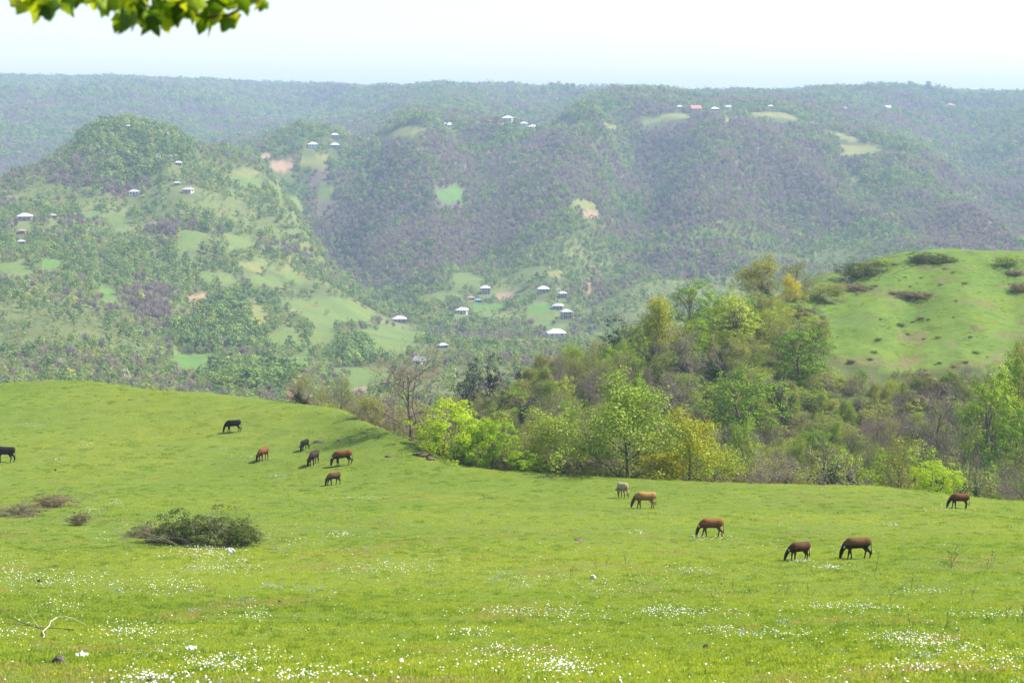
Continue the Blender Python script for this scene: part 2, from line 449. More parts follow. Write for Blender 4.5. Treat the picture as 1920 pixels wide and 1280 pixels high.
# ------------------------------------------------------------------ ground sheet
def build_ground():
    nr = len(ROWS)
    V = np.stack([GX, GY, GZ], -1).reshape(-1, 3)
    idx = np.arange(nr * NC).reshape(nr, NC)
    q = np.stack([idx[:-1, :-1], idx[:-1, 1:], idx[1:, 1:], idx[1:, :-1]], -1).reshape(-1, 4)
    me = bpy.data.meshes.new('ground')
    me.vertices.add(len(V)); me.vertices.foreach_set('co', V.ravel())
    me.loops.add(q.size); me.loops.foreach_set('vertex_index', q.ravel().astype(np.int32))
    me.polygons.add(len(q)); me.polygons.foreach_set('loop_start', np.arange(0, q.size, 4, dtype=np.int32))
    me.polygons.foreach_set('use_smooth', np.ones(len(q), bool))
    me.update(calc_edges=True)
    X, Y = V[:, 0], V[:, 1]; D = GD.ravel()
    col = np.zeros((len(V), 4)); 
    wood = np.array([0.088, 0.108, 0.038])
    col[:, :3] = wood
    n = fbm(X / 60, Y / 60, 4, 71)
    col[:, :3] = wood * (1 + 0.5 * n[:, None]) + np.array([0.02, 0.03, 0.0]) * np.clip(n * 3, 0, 1)[:, None]
    far = Y > 430
    cul = np.clip((Y - 430) / 100, 0, 1) * np.clip((1800 - Y) / 250, 0, 1)
    oc = np.array([0.125, 0.150, 0.050]) * (1 + 0.45 * fbm(X / 45, Y / 45, 4, 73))[:, None]
    col[:, :3] = col[:, :3] * (1 - cul[:, None]) + oc * cul[:, None]
    lc = np.zeros(len(V), int); lc[far] = landcover(X[far], Y[far])
    for k, c in ((1, (0.125, 0.172, 0.045)), (2, (0.19, 0.192, 0.062)), (3, (0.098, 0.180, 0.038)), (4, (0.27, 0.18, 0.125)), (5, (0.125, 0.10, 0.08)), (6, (0.06, 0.09, 0.03))):
        col[lc == k, :3] = c
    # meadow on this side of the break of slope
    k = np.clip(1 - (D - 2) / 6, 0, 1) * (Y < 250)
    mc = np.array([0.128, 0.176, 0.027])
    col[:, :3] = col[:, :3] * (1 - k[:, None]) + mc * k[:, None]
    col[:, 3] = k
    # pasture on the spur
    P = [tuple(hit(x, y, 260)[:2]) for x, y in [(1535, 640), (1600, 690), (1760, 700), (1925, 700), (2250, 700)]]
    P += [tuple(pix(x, y, Y_)[:2]) for x, y, Y_ in [(2250, 480, 430), (1920, 480, 440), (1700, 480, 430), (1560, 500, 412), (1530, 560, 385)]]
    wx = X + 12 * fbm(X / 12, Y / 12, 4, 77); wy = Y + 16 * fbm(X / 12 + 4, Y / 12, 4, 78)
    near = (Y > 240) & (Y < 470)
    ins = np.zeros(len(V), bool); ins[near] = in_poly(wx[near], wy[near], P)
    pv = np.array([0.115, 0.178, 0.035])
    br = np.clip((fbm(X / 7, Y / 5, 4, 79) - 0.2) * 4, 0, 0.8)[:, None]
    pc = pv * (1 - br) + np.array([0.15, 0.13, 0.07]) * br
    col[ins, :3] = pc[ins]
    col[ins, 3] = 0.6
    a = me.attributes.new('land', 'FLOAT_COLOR', 'POINT')
    a.data.foreach_set('color', col.ravel())
    o = link('ground', me, ground_mat())
    tag(o, 'green meadow falling away to wooded hills and valley', None, None, 'structure')
    return P
PASTURE_W = build_ground()

# ------------------------------------------------------------------ haze in the valley air
def build_haze():
    x0, x1, y0, y1, z0, z1 = -5200, 5200, -80, 9300, GZ.min() - 3, GZ.max() + 45
    V = [(x, y, z) for z in (z0, z1) for y in (y0, y1) for x in (x0, x1)]
    Fc = [(0, 2, 3, 1), (4, 5, 7, 6), (0, 1, 5, 4), (2, 6, 7, 3), (0, 4, 6, 2), (1, 3, 7, 5)]
    m = bpy.data.materials.new('valley_air'); m.use_nodes = True
    nt = m.node_tree; nt.nodes.remove(nt.nodes['Principled BSDF'])
    v = N(nt, 'ShaderNodeVolumePrincipled')
    v.inputs['Color'].default_value = (0.56, 0.72, 1.0, 1)
    v.inputs['Density'].default_value = HAZE
    v.inputs['Anisotropy'].default_value = 0.0
    nt.links.new(v.outputs[0], nt.nodes['Material Output'].inputs['Volume'])
    o = link('haze', mesh_np('haze', V, Fc), m)
    tag(o, 'thin pale blue haze hanging over the valley', None, None, 'stuff')
HAZE = 1.45e-4
build_haze()

# ------------------------------------------------------------------ leaf-card meshes
def cards(C, Nrm, size, aspect=1.0, fold=0.0):
    """quads centred at C with normals Nrm (n,3), size (n,) -> V, F"""
    n = len(C)
    Nrm = Nrm / (np.linalg.norm(Nrm, axis=1, keepdims=True) + 1e-9)
    r = rng.normal(size=(n, 3))
    T = np.cross(Nrm, r); T /= np.linalg.norm(T, axis=1, keepdims=True) + 1e-9
    B = np.cross(Nrm, T)
    s = size[:, None]
    V = np.stack([C - T * s * 0.5 * aspect, C - B * s * 0.33 + T * s * 0.05, C + T * s * 0.5 * aspect, C + B * s * 0.33 - T * s * 0.08], 1).reshape(-1, 3)
    Fq = np.arange(n * 4).reshape(n, 4)
    return V, Fq

def np_mesh(name, V, Fq, mats, smooth=False, mi=None):
    me = bpy.data.meshes.new(name)
    Fq = np.asarray(Fq); k = Fq.shape[1]
    me.vertices.add(len(V)); me.vertices.foreach_set('co', np.ascontiguousarray(V, float).ravel())
    me.loops.add(Fq.size); me.loops.foreach_set('vertex_index', Fq.ravel().astype(np.int32))
    me.polygons.add(len(Fq)); me.polygons.foreach_set('loop_start', np.arange(0, Fq.size, k, dtype=np.int32))
    if smooth: me.polygons.foreach_set('use_smooth', np.ones(len(Fq), bool))
    for m in mats: me.materials.append(m)
    if mi is not None: me.polygons.foreach_set('material_index', np.asarray(mi, np.int32))
    me.update(calc_edges=True)
    return me

def clump_crown(nclump, per, rx, rz, zc, csize, leaf, shell=0.55, flat=0.8, up=0.5, jitter=1.0):
    """leaves gathered in clumps spread through an uneven ellipsoid"""
    d = rng.normal(size=(nclump, 3)); d /= np.linalg.norm(d, axis=1, keepdims=True)
    rr = rng.uniform(shell, 1.0, nclump) ** 0.7
    lump = 1 + 0.22 * np.sin(d[:, 0] * 3.1 + rng.uniform(0, 6)) * np.cos(d[:, 1] * 2.7 + rng.uniform(0, 6)) + 0.12 * rng.normal(size=nclump)
    cc = d * (rr * lump)[:, None] * np.array([rx, rx, rz])
    cc[:, 2] = np.where(cc[:, 2] < 0, cc[:, 2] * flat, cc[:, 2]) + zc
    cs = csize * rng.uniform(0.6, 1.35, nclump)
    k = rng.poisson(per, nclump) + 3
    ci = np.repeat(np.arange(nclump), k)
    e = rng.normal(size=(len(ci), 3)); e /= np.linalg.norm(e, axis=1, keepdims=True)
    e[:, 2] = np.abs(e[:, 2]) * rng.choice([1, 1, 1, -0.5], len(ci))
    C = cc[ci] + e * (cs[ci] * rng.uniform(0.45, 1.1, len(ci)) ** 0.6)[:, None] * np.array([1, 1, 0.7])
    nr = e * 1.2 + d[ci] * 0.6 + np.array([0, 0, up]) + rng.normal(size=(len(ci), 3)) * 0.4 * jitter
    return C, nr, leaf * rng.uniform(0.6, 1.3, len(ci))

# ------------------------------------------------------------------ scatter through geometry nodes (only for uncountable masses)
def scatter(name, pts, rotz, scl, idx, protos, tint=None, tilt=None):
    col = bpy.data.collections.new(name + '_kinds')
    for i, (me) in enumerate(protos):
        col.objects.link(bpy.data.objects.new('%s_kind_%02d' % (name, i), me))
    me = bpy.data.meshes.new(name)
    n = len(pts)
    me.vertices.add(n); me.vertices.foreach_set('co', np.ascontiguousarray(pts, float).ravel())
    a = me.attributes.new('rot', 'FLOAT_VECTOR', 'POINT')
    r = np.zeros((n, 3)); r[:, 2] = rotz
    if tilt is not None: r[:, :2] = tilt
    a.data.foreach_set('vector', r.ravel())
    a = me.attributes.new('scl', 'FLOAT_VECTOR', 'POINT')
    scl = np.asarray(scl, float)
    if scl.ndim == 1: scl = np.repeat(scl[:, None], 3, 1)
    a.data.foreach_set('vector', scl.ravel())
    a = me.attributes.new('idx', 'INT', 'POINT'); a.data.foreach_set('value', np.asarray(idx, np.int32))
    if tint is not None:
        a = me.attributes.new('tint', 'FLOAT_COLOR', 'POINT'); a.data.foreach_set('color', np.c_[tint, np.ones(n)].ravel())
    ng = bpy.data.node_groups.new(name + '_nodes', 'GeometryNodeTree')
    ng.interface.new_socket('Geometry', in_out='INPUT', socket_type='NodeSocketGeometry')
    ng.interface.new_socket('Geometry', in_out='OUTPUT', socket_type='NodeSocketGeometry')
    gi, go = ng.nodes.new('NodeGroupInput'), ng.nodes.new('NodeGroupOutput')
    ci = ng.nodes.new('GeometryNodeCollectionInfo'); ci.inputs['Collection'].default_value = col
    ci.inputs['Separate Children'].default_value = True; ci.inputs['Reset Children'].default_value = True
    ip = ng.nodes.new('GeometryNodeInstanceOnPoints'); ip.inputs['Pick Instance'].default_value = True
    def attr(nm, t):
        q = ng.nodes.new('GeometryNodeInputNamedAttribute'); q.data_type = t; q.inputs['Name'].default_value = nm
        return next(s for s in q.outputs if s.enabled and s.name == 'Attribute')
    L = ng.links.new
    L(gi.outputs[0], ip.inputs['Points']); L(ci.outputs[0], ip.inputs['Instance'])
    L(attr('idx', 'INT'), ip.inputs['Instance Index'])
    L(attr('rot', 'FLOAT_VECTOR'), ip.inputs['Rotation']); L(attr('scl', 'FLOAT_VECTOR'), ip.inputs['Scale'])
    L(ip.outputs[0], go.inputs[0])
    o = link(name, me)
    md = o.modifiers.new('scatter', 'NODES'); md.node_group = ng
    return o

# ------------------------------------------------------------------ far woods
M_FAR = leaf_mat('far_foliage', None, 0.28, True, 0.05)
HOUSE_XY = []          # filled before the woods are planted (see houses)

def far_protos():
    out = []
    for k in range(4):                         # rounded leafy crowns
        C, nr, s = clump_crown(22, 8, 0.48, 0.52, 0.62, 0.17, 0.15, 0.5)
        V, Fq = cards(C, nr, s); out.append(np_mesh('far_leafy', V, Fq, [M_FAR]))
    for k in range(2):                         # loose pale crowns
        C, nr, s = clump_crown(26, 5, 0.46, 0.5, 0.6, 0.2, 0.09, 0.3)
        V, Fq = cards(C, nr, s, 1.2); out.append(np_mesh('far_loose', V, Fq, [M_FAR]))
    for k in range(3):                         # leafless crowns: fans of twigs over thin boughs
        n = 150
        a = rng.uniform(0, 2 * np.pi, n); el = rng.uniform(0.25, 1.5, n); rr = rng.uniform(0.25, 0.62, n)
        tip = np.stack([np.cos(a) * np.cos(el) * 0.85, np.sin(a) * np.cos(el) * 0.85, np.sin(el)], 1) * rr[:, None] * np.array([1, 1, 1.1]) + np.array([0, 0, 0.38])
        root = tip * np.array([0.45, 0.45, 0.6]) + rng.normal(size=(n, 3)) * 0.05
        side = rng.normal(size=(n, 3)) * 0.016
        V = np.stack([root - side, root + side, tip + side * 0.6, tip - side * 0.6], 1).reshape(-1, 3)
        C, nr, s = clump_crown(16, 4, 0.42, 0.42, 0.62, 0.2, 0.05, 0.5)
        V2, F2 = cards(C, nr, s, 2.2)
        t = np.array([[-.02, 0, 0], [.02, 0, 0], [.012, 0, .6], [-.012, 0, .6], [0, -.02, 0], [0, .02, 0], [0, .012, .6], [0, -.012, .6]])
        Vv = np.r_[V, V2, t]
        Ff = np.r_[np.arange(n * 4).reshape(n, 4), F2 + n * 4, np.arange(8).reshape(2, 4) + n * 4 + len(V2)]
        out.append(np_mesh('far_leafless', Vv, Ff, [M_FAR]))
    C, nr, s = clump_crown(40, 6, 0.16, 0.6, 0.62, 0.1, 0.1, 0.2); V, Fq = cards(C, nr, s)   # slender dark cypress
    out.append(np_mesh('far_cypress', V, Fq, [M_FAR]))
    return out

def horizon_test():
    m = ROWS > 24
    E = GZ / np.maximum(GY, 1)
    E[~m] = -9
    R = np.maximum.accumulate(E, 0)
    R = np.r_[np.full((1, NC), -9.0), R[:-1]]
    return R
_RUN = horizon_test()
def visible(X, Y, Z, h, tol):
    r = np.clip(np.interp(Y, ROWS, np.arange(len(ROWS))), 0, len(ROWS) - 1).astype(int)
    c = np.clip(((X / (Y + 60) + 0.5) * (NC - 1)).round(), 0, NC - 1).astype(int)
    return (Z + h + tol) / Y > _RUN[r, c]

def plant_far_woods():
    P = []
    for y0, y1, sp in ((470, 1300, 4.3), (1300, 2000, 4.7), (2000, 2700, 5.4), (2700, 3600, 7.0), (3600, 5600, 9.0)):
        w = 0.335 * y1 + 60
        xs = np.arange(-w, w, sp); ys = np.arange(y0, y1, sp)
        X, Y = np.meshgrid(xs, ys)
        X = X + rng.uniform(-.5, .5, X.shape) * sp; Y = Y + rng.uniform(-.5, .5, X.shape) * sp
        X, Y = X.ravel(), Y.ravel()
        k = np.abs(X) < 0.325 * Y + 45
        X, Y = X[k], Y[k]
        P.append(np.c_[X, Y, np.full(len(X), sp)])
    P = np.concatenate(P)
    X, Y, SPc = P.T
    Z = Hs(X, Y)
    k = visible(X, Y, Z, 9, 4) & ~((Y < 760) & (X / Y > 0.14))
    X, Y, Z, SPc = X[k], Y[k], Z[k], SPc[k]
    lc = landcover(X, Y)
    open_ = fbm(X / 75, Y / 75, 4, 91)
    u = rng.uniform(size=len(X))
    cult = (Y < 1750)                                   # the cultivated near slopes are more open
    keep = np.where(lc == 0, u < np.clip(np.where(cult, 0.86 - 1.7 * open_, 0.95 - 0.4 * open_), 0.12, 1), np.where(lc == 5, u < 0.95, np.where(lc == 6, u < 1, u < 0.012)))
    keep |= (lc == 0) & cult & (np.abs(fbm(X / 95, Y / 95, 2, 97)) < 0.022)
    keep &= lc != 4
    for back in (9, 18, 30, 44):                                # field edges stay open towards the valley
        lb = landcover(X * (1 + back / Y), Y + back)
        keep &= ~(((lb >= 1) & (lb <= 4)) & (rng.uniform(size=len(X)) < 0.8) & ((back < 20) | (Y > 1900)))
    for hx, hy, hr in HOUSE_XY:
        d = np.hypot(X - hx, Y - hy)
        front = (np.abs(X - hx * Y / hy) < hr * 0.75) & (Y < hy) & (Y > hy - 45)
        keep &= ~((d < hr * 0.8) | front)
    X, Y, Z, SPc, lc = X[keep], Y[keep], Z[keep], SPc[keep], lc[keep]
    n = len(X)
    u = rng.uniform(size=n); patch = fbm(X / 110, Y / 110, 3, 95) + 0.6 * fbm(X / 28, Y / 28, 2, 96)
    # 0 leafy, 1 loose pale, 2 leafless
    pg = np.where(lc == 5, 0.16, np.where(lc == 6, 0.95, np.where(Y > 2650, 0.55, 0.46))) + np.where(lc == 6, 0, np.where(lc == 5, 0.7, 1.15) * patch)
    pl = np.where(lc == 5, 0.14, np.where(Y < 1750, 0.36, 0.24))
    kind = np.where(u < pg, 0, np.where(u < pg + pl, 1, 2))
    kind = np.where((lc >= 1) & (lc <= 4) & (kind == 2), 0, kind)
    kind = np.where((lc == 0) & (Y < 1150) & (kind == 2) & (rng.uniform(size=n) < 0.6), rng.integers(0, 2, n), kind)
    lone = (lc == 0) & cult_near(Y) & (fbm(X / 75, Y / 75, 4, 91) > 0.2)
    kind = np.where(lone & (kind == 2), rng.integers(0, 2, n), kind)
    idx = np.where(kind == 0, rng.integers(0, 4, n), np.where(kind == 1, rng.integers(4, 6, n), rng.integers(6, 9, n)))
    size = SPc * np.where(kind == 0, 0.8 + 0.95 * rng.uniform(size=n) ** 2.2, np.where(kind == 1, rng.uniform(0.8, 1.35, n), rng.uniform(1.05, 1.5, n)))
    size *= np.where((lc == 0) & (Y < 1750), 0.85, 1.0)
    size *= np.where((lc == 6) & (kind == 0), 1.2, 1.0)
    g = rng.uniform(size=(n, 1)); w = rng.uniform(size=(n, 1))
    leafy = np.array([0.09, 0.175, 0.045]) * (1 - g) + np.array([0.29, 0.38, 0.085]) * g
    leafy = np.where(w > 0.9, leafy * np.array([1.35, 1.1, 0.8]), leafy)
    pale = np.array([0.22, 0.25, 0.085]) * (1 - g) + np.array([0.32, 0.34, 0.12]) * g
    bare = np.array([0.21, 0.17, 0.165]) * (1 - g) + np.array([0.37, 0.30, 0.28]) * g
    tint = np.where((kind == 0)[:, None], leafy, np.where((kind == 1)[:, None], pale, bare))
    bl = (rng.uniform(size=n) < np.where(cult_near(Y), 0.012, 0.002)) & (kind < 2)      # wild cherry and plum in blossom
    tint[bl] = np.array([0.55, 0.48, 0.47]) * rng.uniform(0.75, 1.1, (bl.sum(), 1))
    size[bl] *= 0.8
    sc3 = np.c_[size, size, size * rng.uniform(0.85, 1.3, n)]
    o = scatter('forest', np.c_[X, Y, Z - 0.4], rng.uniform(0, 6.28, n), sc3, idx, far_protos(), tint)
    tag(o, 'far hillside woods of fresh green and still leafless trees', None, None, 'stuff')
    print('forest trees', n)

def cult_near(Y): return Y < 1750

# ------------------------------------------------------------------ farmhouses across the valley
M_ROOFS = {'white': plain('white_metal_roof', (0.60, 0.60, 0.61), 0.5, 0.08, 0.6), 'grey': plain('grey_slate_roof', (0.42, 0.40, 0.40), 0.7, 0.2, 0.6),
           'red': plain('red_tile_roof', (0.50, 0.20, 0.16), 0.8, 0.2, 0.6), 'rust': plain('rusty_tin_roof', (0.36, 0.24, 0.19), 0.8, 0.3, 0.6),
           'blue': plain('blue_tin_roof', (0.16, 0.33, 0.62), 0.6, 0.15, 0.6)}
M_WALLS = {'white': plain('lime_wall', (0.72, 0.70, 0.66), 0.9, 0.1, 0.5), 'grey': plain('block_wall', (0.36, 0.34, 0.32), 0.9, 0.15, 0.5),
           'tan': plain('tan_brick_wall', (0.42, 0.31, 0.23), 0.9, 0.2, 0.5), 'blue': plain('blue_painted_wall', (0.10, 0.26, 0.58), 0.7, 0.1, 0.5), 'pink': plain('pink_plaster_wall', (0.62, 0.42, 0.38), 0.9, 0.1, 0.5)}
M_PANE = plain('dark_window', (0.05, 0.06, 0.07), 0.25, 0.1)
M_DOOR = plain('wooden_door', (0.16, 0.10, 0.06), 0.7, 0.2)

def box_mesh(name, x0, x1, y0, y1, z0, z1):
    V = [(x, y, z) for z in (z0, z1) for y in (y0, y1) for x in (x0, x1)]
    return mesh_np(name, V, [(0, 2, 3, 1), (4, 5, 7, 6), (0, 1, 5, 4), (2, 6, 7, 3), (0, 4, 6, 2), (1, 3, 7, 5)])

def build_house(px, py, wpx, roof, wall, label, rot=0.0, storeys=2, gable=False, ymin=430):
    p = hit(px, py, ymin)
    while px < 1470 and p.y > 2600 and py < 260:
        py += 1; p = hit(px, py, ymin)
    w = max(wpx * p.y / FPX, 6.0) * 0.86
    d = w * 0.78; wh = (2.5 * storeys + 0.4) * min(1.0, w / 8.5); ov = 0.09 * w; rh = 0.24 * w
    o = empty('farmhouse', p - Vector((0, 0, 0.5)), rot)
    wm = link('wall', box_mesh('wall', -w / 2, w / 2, -d / 2, d / 2, -2.0, wh + 0.5), M_WALLS[wall], o)
    b = wh + 0.5
    X, Yd = w / 2 + ov, d / 2 + ov
    if gable:
        V = [(-X, -Yd, b), (X, -Yd, b), (X, Yd, b), (-X, Yd, b), (-X, 0, b + rh * 1.5), (X, 0, b + rh * 1.5)]
        Fc = [(0, 1, 5, 4), (2, 3, 4, 5), (0, 4, 3), (1, 2, 5), (3, 2, 1, 0)]
    else:
        rl = w * 0.17
        V = [(-X, -Yd, b), (X, -Yd, b), (X, Yd, b), (-X, Yd, b), (-rl, 0, b + rh), (rl, 0, b + rh)]
        Fc = [(0, 1, 5, 4), (2, 3, 4, 5), (0, 4, 3), (1, 2, 5), (3, 2, 1, 0)]
    rf = link('roof', mesh_np('roof', V, Fc), M_ROOFS[roof], o)
    link('chimney', box_mesh('chimney', w * 0.16, w * 0.16 + 0.6, -0.3, 0.3, b + rh * 0.3, b + rh * 1.25), M_WALLS['grey'], rf)
    wn_me = box_mesh('window', -0.55, 0.55, -0.06, 0.06, -0.65, 0.65)
    for st in range(storeys):
        zc = 0.5 + wh * (st + 0.55) / storeys
        for i in range(3):
            if st == 0 and i == 1: continue
            q = link('window', wn_me, M_PANE, o); q.location = ((i - 1) * w * 0.3, -d / 2 - 0.02, zc)
        for sgn in (-1, 1):
            q = link('window', wn_me, M_PANE, o); q.location = (sgn * (w / 2 + 0.02), 0, zc); q.rotation_euler = (0, 0, math.pi / 2)
    dr = link('door', box_mesh('door', -0.55, 0.55, -d / 2 - 0.08, -d / 2 + 0.02, 0.4, 2.6), M_DOOR, o)
    if storeys == 2 and w > 8:
        link('balcony', box_mesh('balcony', -w * 0.42, w * 0.42, -d / 2 - 1.1, -d / 2 - 0.02, 0.5 + wh * 0.5 - 0.1, 0.5 + wh * 0.5 + 0.1), M_WALLS['tan'], o)
        for sx in (-0.4, 0.0, 0.4):
            link('post', box_mesh('post', sx * w - 0.12, sx * w + 0.12, -d / 2 - 1.08, -d / 2 - 0.86, -1.0, wh + 0.45), M_WALLS['white'], o)
    tag(o, label, 'house', 'farmhouses scattered over the far slopes')
    HOUSE_XY.append((p.x, p.y, w * 0.9))

HOUSES = [
    (1043, 637, 36, 'white', 'white', 'large white hip-roofed farmhouse just above the wooded spur', .1, 2),
    (1062, 596, 23, 'grey', 'tan', 'tan house under a pale grey roof, above the largest white farmhouse', .2, 2),
    (1046, 579, 22, 'grey', 'grey', 'low grey house tucked behind the tan house in the hamlet', -.1, 1),
    (1055, 558, 16, 'white', 'tan', 'small house right of the highest white roof in the hamlet', .3, 2),
    (1019, 547, 23, 'white', 'grey', 'white-roofed house highest at the right of the valley hamlet', .1, 1),
    (910, 550, 20, 'white', 'grey', 'white-roofed house above the small blue-walled house', .15, 2),
    (897, 566, 11, 'blue', 'blue', 'small bright blue building in the valley hamlet', .1, 1),
    (883, 562, 15, 'rust', 'tan', 'rusty-roofed shed touching the small blue building', .1, 1),
    (867, 587, 23, 'white', 'white', 'white house in the middle of the valley hamlet', -.25, 1),
    (749, 604, 28, 'grey', 'grey', 'grey-roofed house alone at the left of the valley hamlet', .1, 1),
    (830, 652, 20, 'grey', 'grey', 'weathered grey house by the blossoming tree behind the bare tree', .5, 1),
    (787, 682, 24, 'grey', 'white', 'gabled barn with pale roof glimpsed above the bare tree', -.7, 1, True),
    (552, 748, 12, 'red', 'white', 'orange-roofed house peeping over the crest of the meadow', .3, 1, True),
    (575, 751, 12, 'white', 'grey', 'white-roofed shed peeping over the crest beside the orange roof', .1, 1),
    (47, 412, 28, 'white', 'grey', 'white hip roof alone at the far left below the round hill', .1, 1),
    (101, 408, 14, 'grey', 'grey', 'small grey-roofed shed right of the far left white roof', -.1, 1),
    (41, 437, 15, 'rust', 'tan', 'brown-roofed house below the far left white roof', .1, 1),
    (40, 457, 15, 'grey', 'grey', 'lowest small grey house at the far left edge', .2, 1),
    (252, 365, 20, 'grey', 'white', 'long low pale house under the wooded round hill', .05, 1),
    (332, 347, 14, 'grey', 'grey', 'upper small grey house right of the round hill', .1, 1),
    (353, 361, 20, 'grey', 'pink', 'pinkish house with a grey roof right of the round hill', -.3, 1),
    (335, 309, 14, 'white', 'tan', 'tiny pale roof on the shoulder of the round hill', .1, 1),
    (587, 275, 20, 'white', 'white', 'left one of three white houses on the saddle ridge', .1, 1),
    (628, 276, 18, 'white', 'grey', 'lower right one of three white houses on the saddle ridge', .1, 1),
    (628, 261, 15, 'white', 'grey', 'topmost of three white houses on the saddle ridge', .1, 2),
    (676, 252, 8, 'white', 'white', 'tiny white hut between the saddle and the ridge fields', .1, 1),
    (840, 238, 13, 'white', 'white', 'single white gabled house beside the ridge-top fields', .2, 1, True),
    (814, 240, 10, 'blue', 'white', 'small blue-roofed hut beside the ridge-top fields', .1, 1),
    (952, 227, 20, 'white', 'white', 'tall white house under the ridge-top trees', -.2, 2),
    (982, 229, 17, 'grey', 'white', 'middle house of the ridge-top cluster', .2, 1),
    (999, 229, 19, 'white', 'tan', 'right white-roofed house of the ridge-top cluster', .1, 1),
    (1304, 211, 20, 'red', 'pink', 'pink house with a red roof on the plateau edge', .2, 2, True),
    (1274, 204, 13, 'white', 'white', 'white house left of the red-roofed house', .1, 1),
    (1340, 208, 17, 'white', 'tan', 'white-roofed house right of the red-roofed house', .1, 1),
    (1365, 205, 13, 'white', 'white', 'gabled white house second right of the red-roofed house', -.4, 1, True),
    (1445, 203, 12, 'white', 'white', 'lone white house at the middle of the plateau village', .1, 1),
    (1582, 206, 12, 'white', 'white', 'leftmost pale house of the far right village', .1, 1),
    (1603, 208, 15, 'rust', 'pink', 'brown-roofed house of the far right village', .2, 1),
    (1664, 205, 13, 'white', 'white', 'white gabled house of the far right village', .4, 1, True),
    (1674, 205, 9, 'white', 'grey', 'small shed beside the white gabled far right house', .1, 1),
    (1782, 200, 18, 'red', 'tan', 'reddish long roof at the far right of the plateau', .1, 1),
    (241, 243, 10, 'grey', 'pink', 'tiny building on top of the wooded round hill', .1, 2),
]
for h in HOUSES: build_house(*h)
plant_far_woods()

# ------------------------------------------------------------------ branching trees
def skeleton(seed, h, r0, levels=3, nb=(6, 5, 5, 4), spread=0.85, upw=0.35, fork=0.25, wob=0.18, ratio=0.55, lean=(0, 0)):
    R = random.Random(seed)
    segs = []; tips = []
    def grow(p, d, L, r, lvl):
        n = 5 if lvl == 0 else (4 if lvl < levels else 2)
        pts = [(p, r)]
        for i in range(n):
            d = (d + Vector((R.gauss(0, wob), R.gauss(0, wob), R.gauss(0, wob) + upw * (0.25 if lvl else 0.1)))).normalized()
            q = p + d * (L / n)
            r2 = r * (1 - (0.62 if lvl == 0 else 0.75) / n * 1.0)
            segs.append((p.copy(), q.copy(), r, r2, lvl))
            p, r = q, r2
            pts.append((p.copy(), r))
        tips.append((p.copy(), d.copy(), lvl))
        if lvl < levels:
            k = nb[lvl]
            ph = R.uniform(0, 6.28)
            for j in range(k):
                t = fork + (1 - fork) * (j + R.uniform(0.1, 0.9)) / k
                f = t * n; i = min(int(f), n - 1)
                b = pts[i][0].lerp(pts[i + 1][0], f - i); br = pts[i][1]
                ax = (pts[i + 1][0] - pts[i][0]).normalized()
                ph += 2.4 + R.gauss(0, 0.4)
                s = ax.orthogonal().normalized(); s = Matrix.Rotation(ph, 3, ax) @ s
                a = spread * R.uniform(0.7, 1.25) * (1.1 - 0.45 * t)
                dd = (ax * math.cos(a) + s * math.sin(a)).normalized()
                grow(b, dd, L * ratio * R.uniform(0.7, 1.2) * (1.15 - 0.45 * t), br * 0.58, lvl + 1)
    grow(Vector((0, 0, -0.4)), Vector((lean[0], lean[1], 1)).normalized(), h * 0.62, r0, 0)
    # normalise to height h
    top = max(s[1].z for s in segs)
    k = h / max(top, 0.62 * max(s[1].length for s in segs))
    segs = [(a * k, b * k, q, w, l) for a, b, q, w, l in segs]
    tips = [(a * k, d, l) for a, d, l in tips]
    return segs, tips

def tubes(name, segs, mats, rmin=0.012):
    V = []; Fq = []
    for a, b, r, r2, lvl in segs:
        n = 6 if lvl == 0 else (4 if lvl == 1 else 3)
        ax = (b - a); L = ax.length
        if L < 1e-6: continue
        ax /= L
        u = ax.orthogonal().normalized(); v = ax.cross(u)
        r = max(r, rmin); r2 = max(r2, rmin)
        s = len(V)
        for c, q in ((a, r), (b + ax * (r2 * 0.3), r2)):
            for i in range(n):
                t = 6.2832 * i / n
                V.append(c + u * (math.cos(t) * q) + v * (math.sin(t) * q))
        for i in range(n):
            j = (i + 1) % n
            Fq.append((s + i, s + j, s + n + j, s + n + i))
    return np_mesh(name, np.array([tuple(v) for v in V]), np.array(Fq), mats, True)

def bark_mat(name, c1, c2):
    m, nt, b, out = new_mat(name)
    tc = N(nt, 'ShaderNodeTexCoord').outputs['Object']
    f = noise(nt, tc, 2.2, 6, 0.7)
    oi = N(nt, 'ShaderNodeObjectInfo')
    c = mixc(nt, c1, c2, ramp(nt, f, [(0.3, 0.0), (0.7, 1.0)]))
    c = mixc(nt, c, ramp(nt, oi.outputs['Random'], [(0, (0.75, 0.75, 0.8)), (1, (1.25, 1.2, 1.1))]), 1.0, 'MULTIPLY')
    nt.links.new(c, b.inputs['Base Color'])
    b.inputs['Roughness'].default_value = 0.9
    b.inputs['Specular IOR Level'].default_value = 0.1
    return m

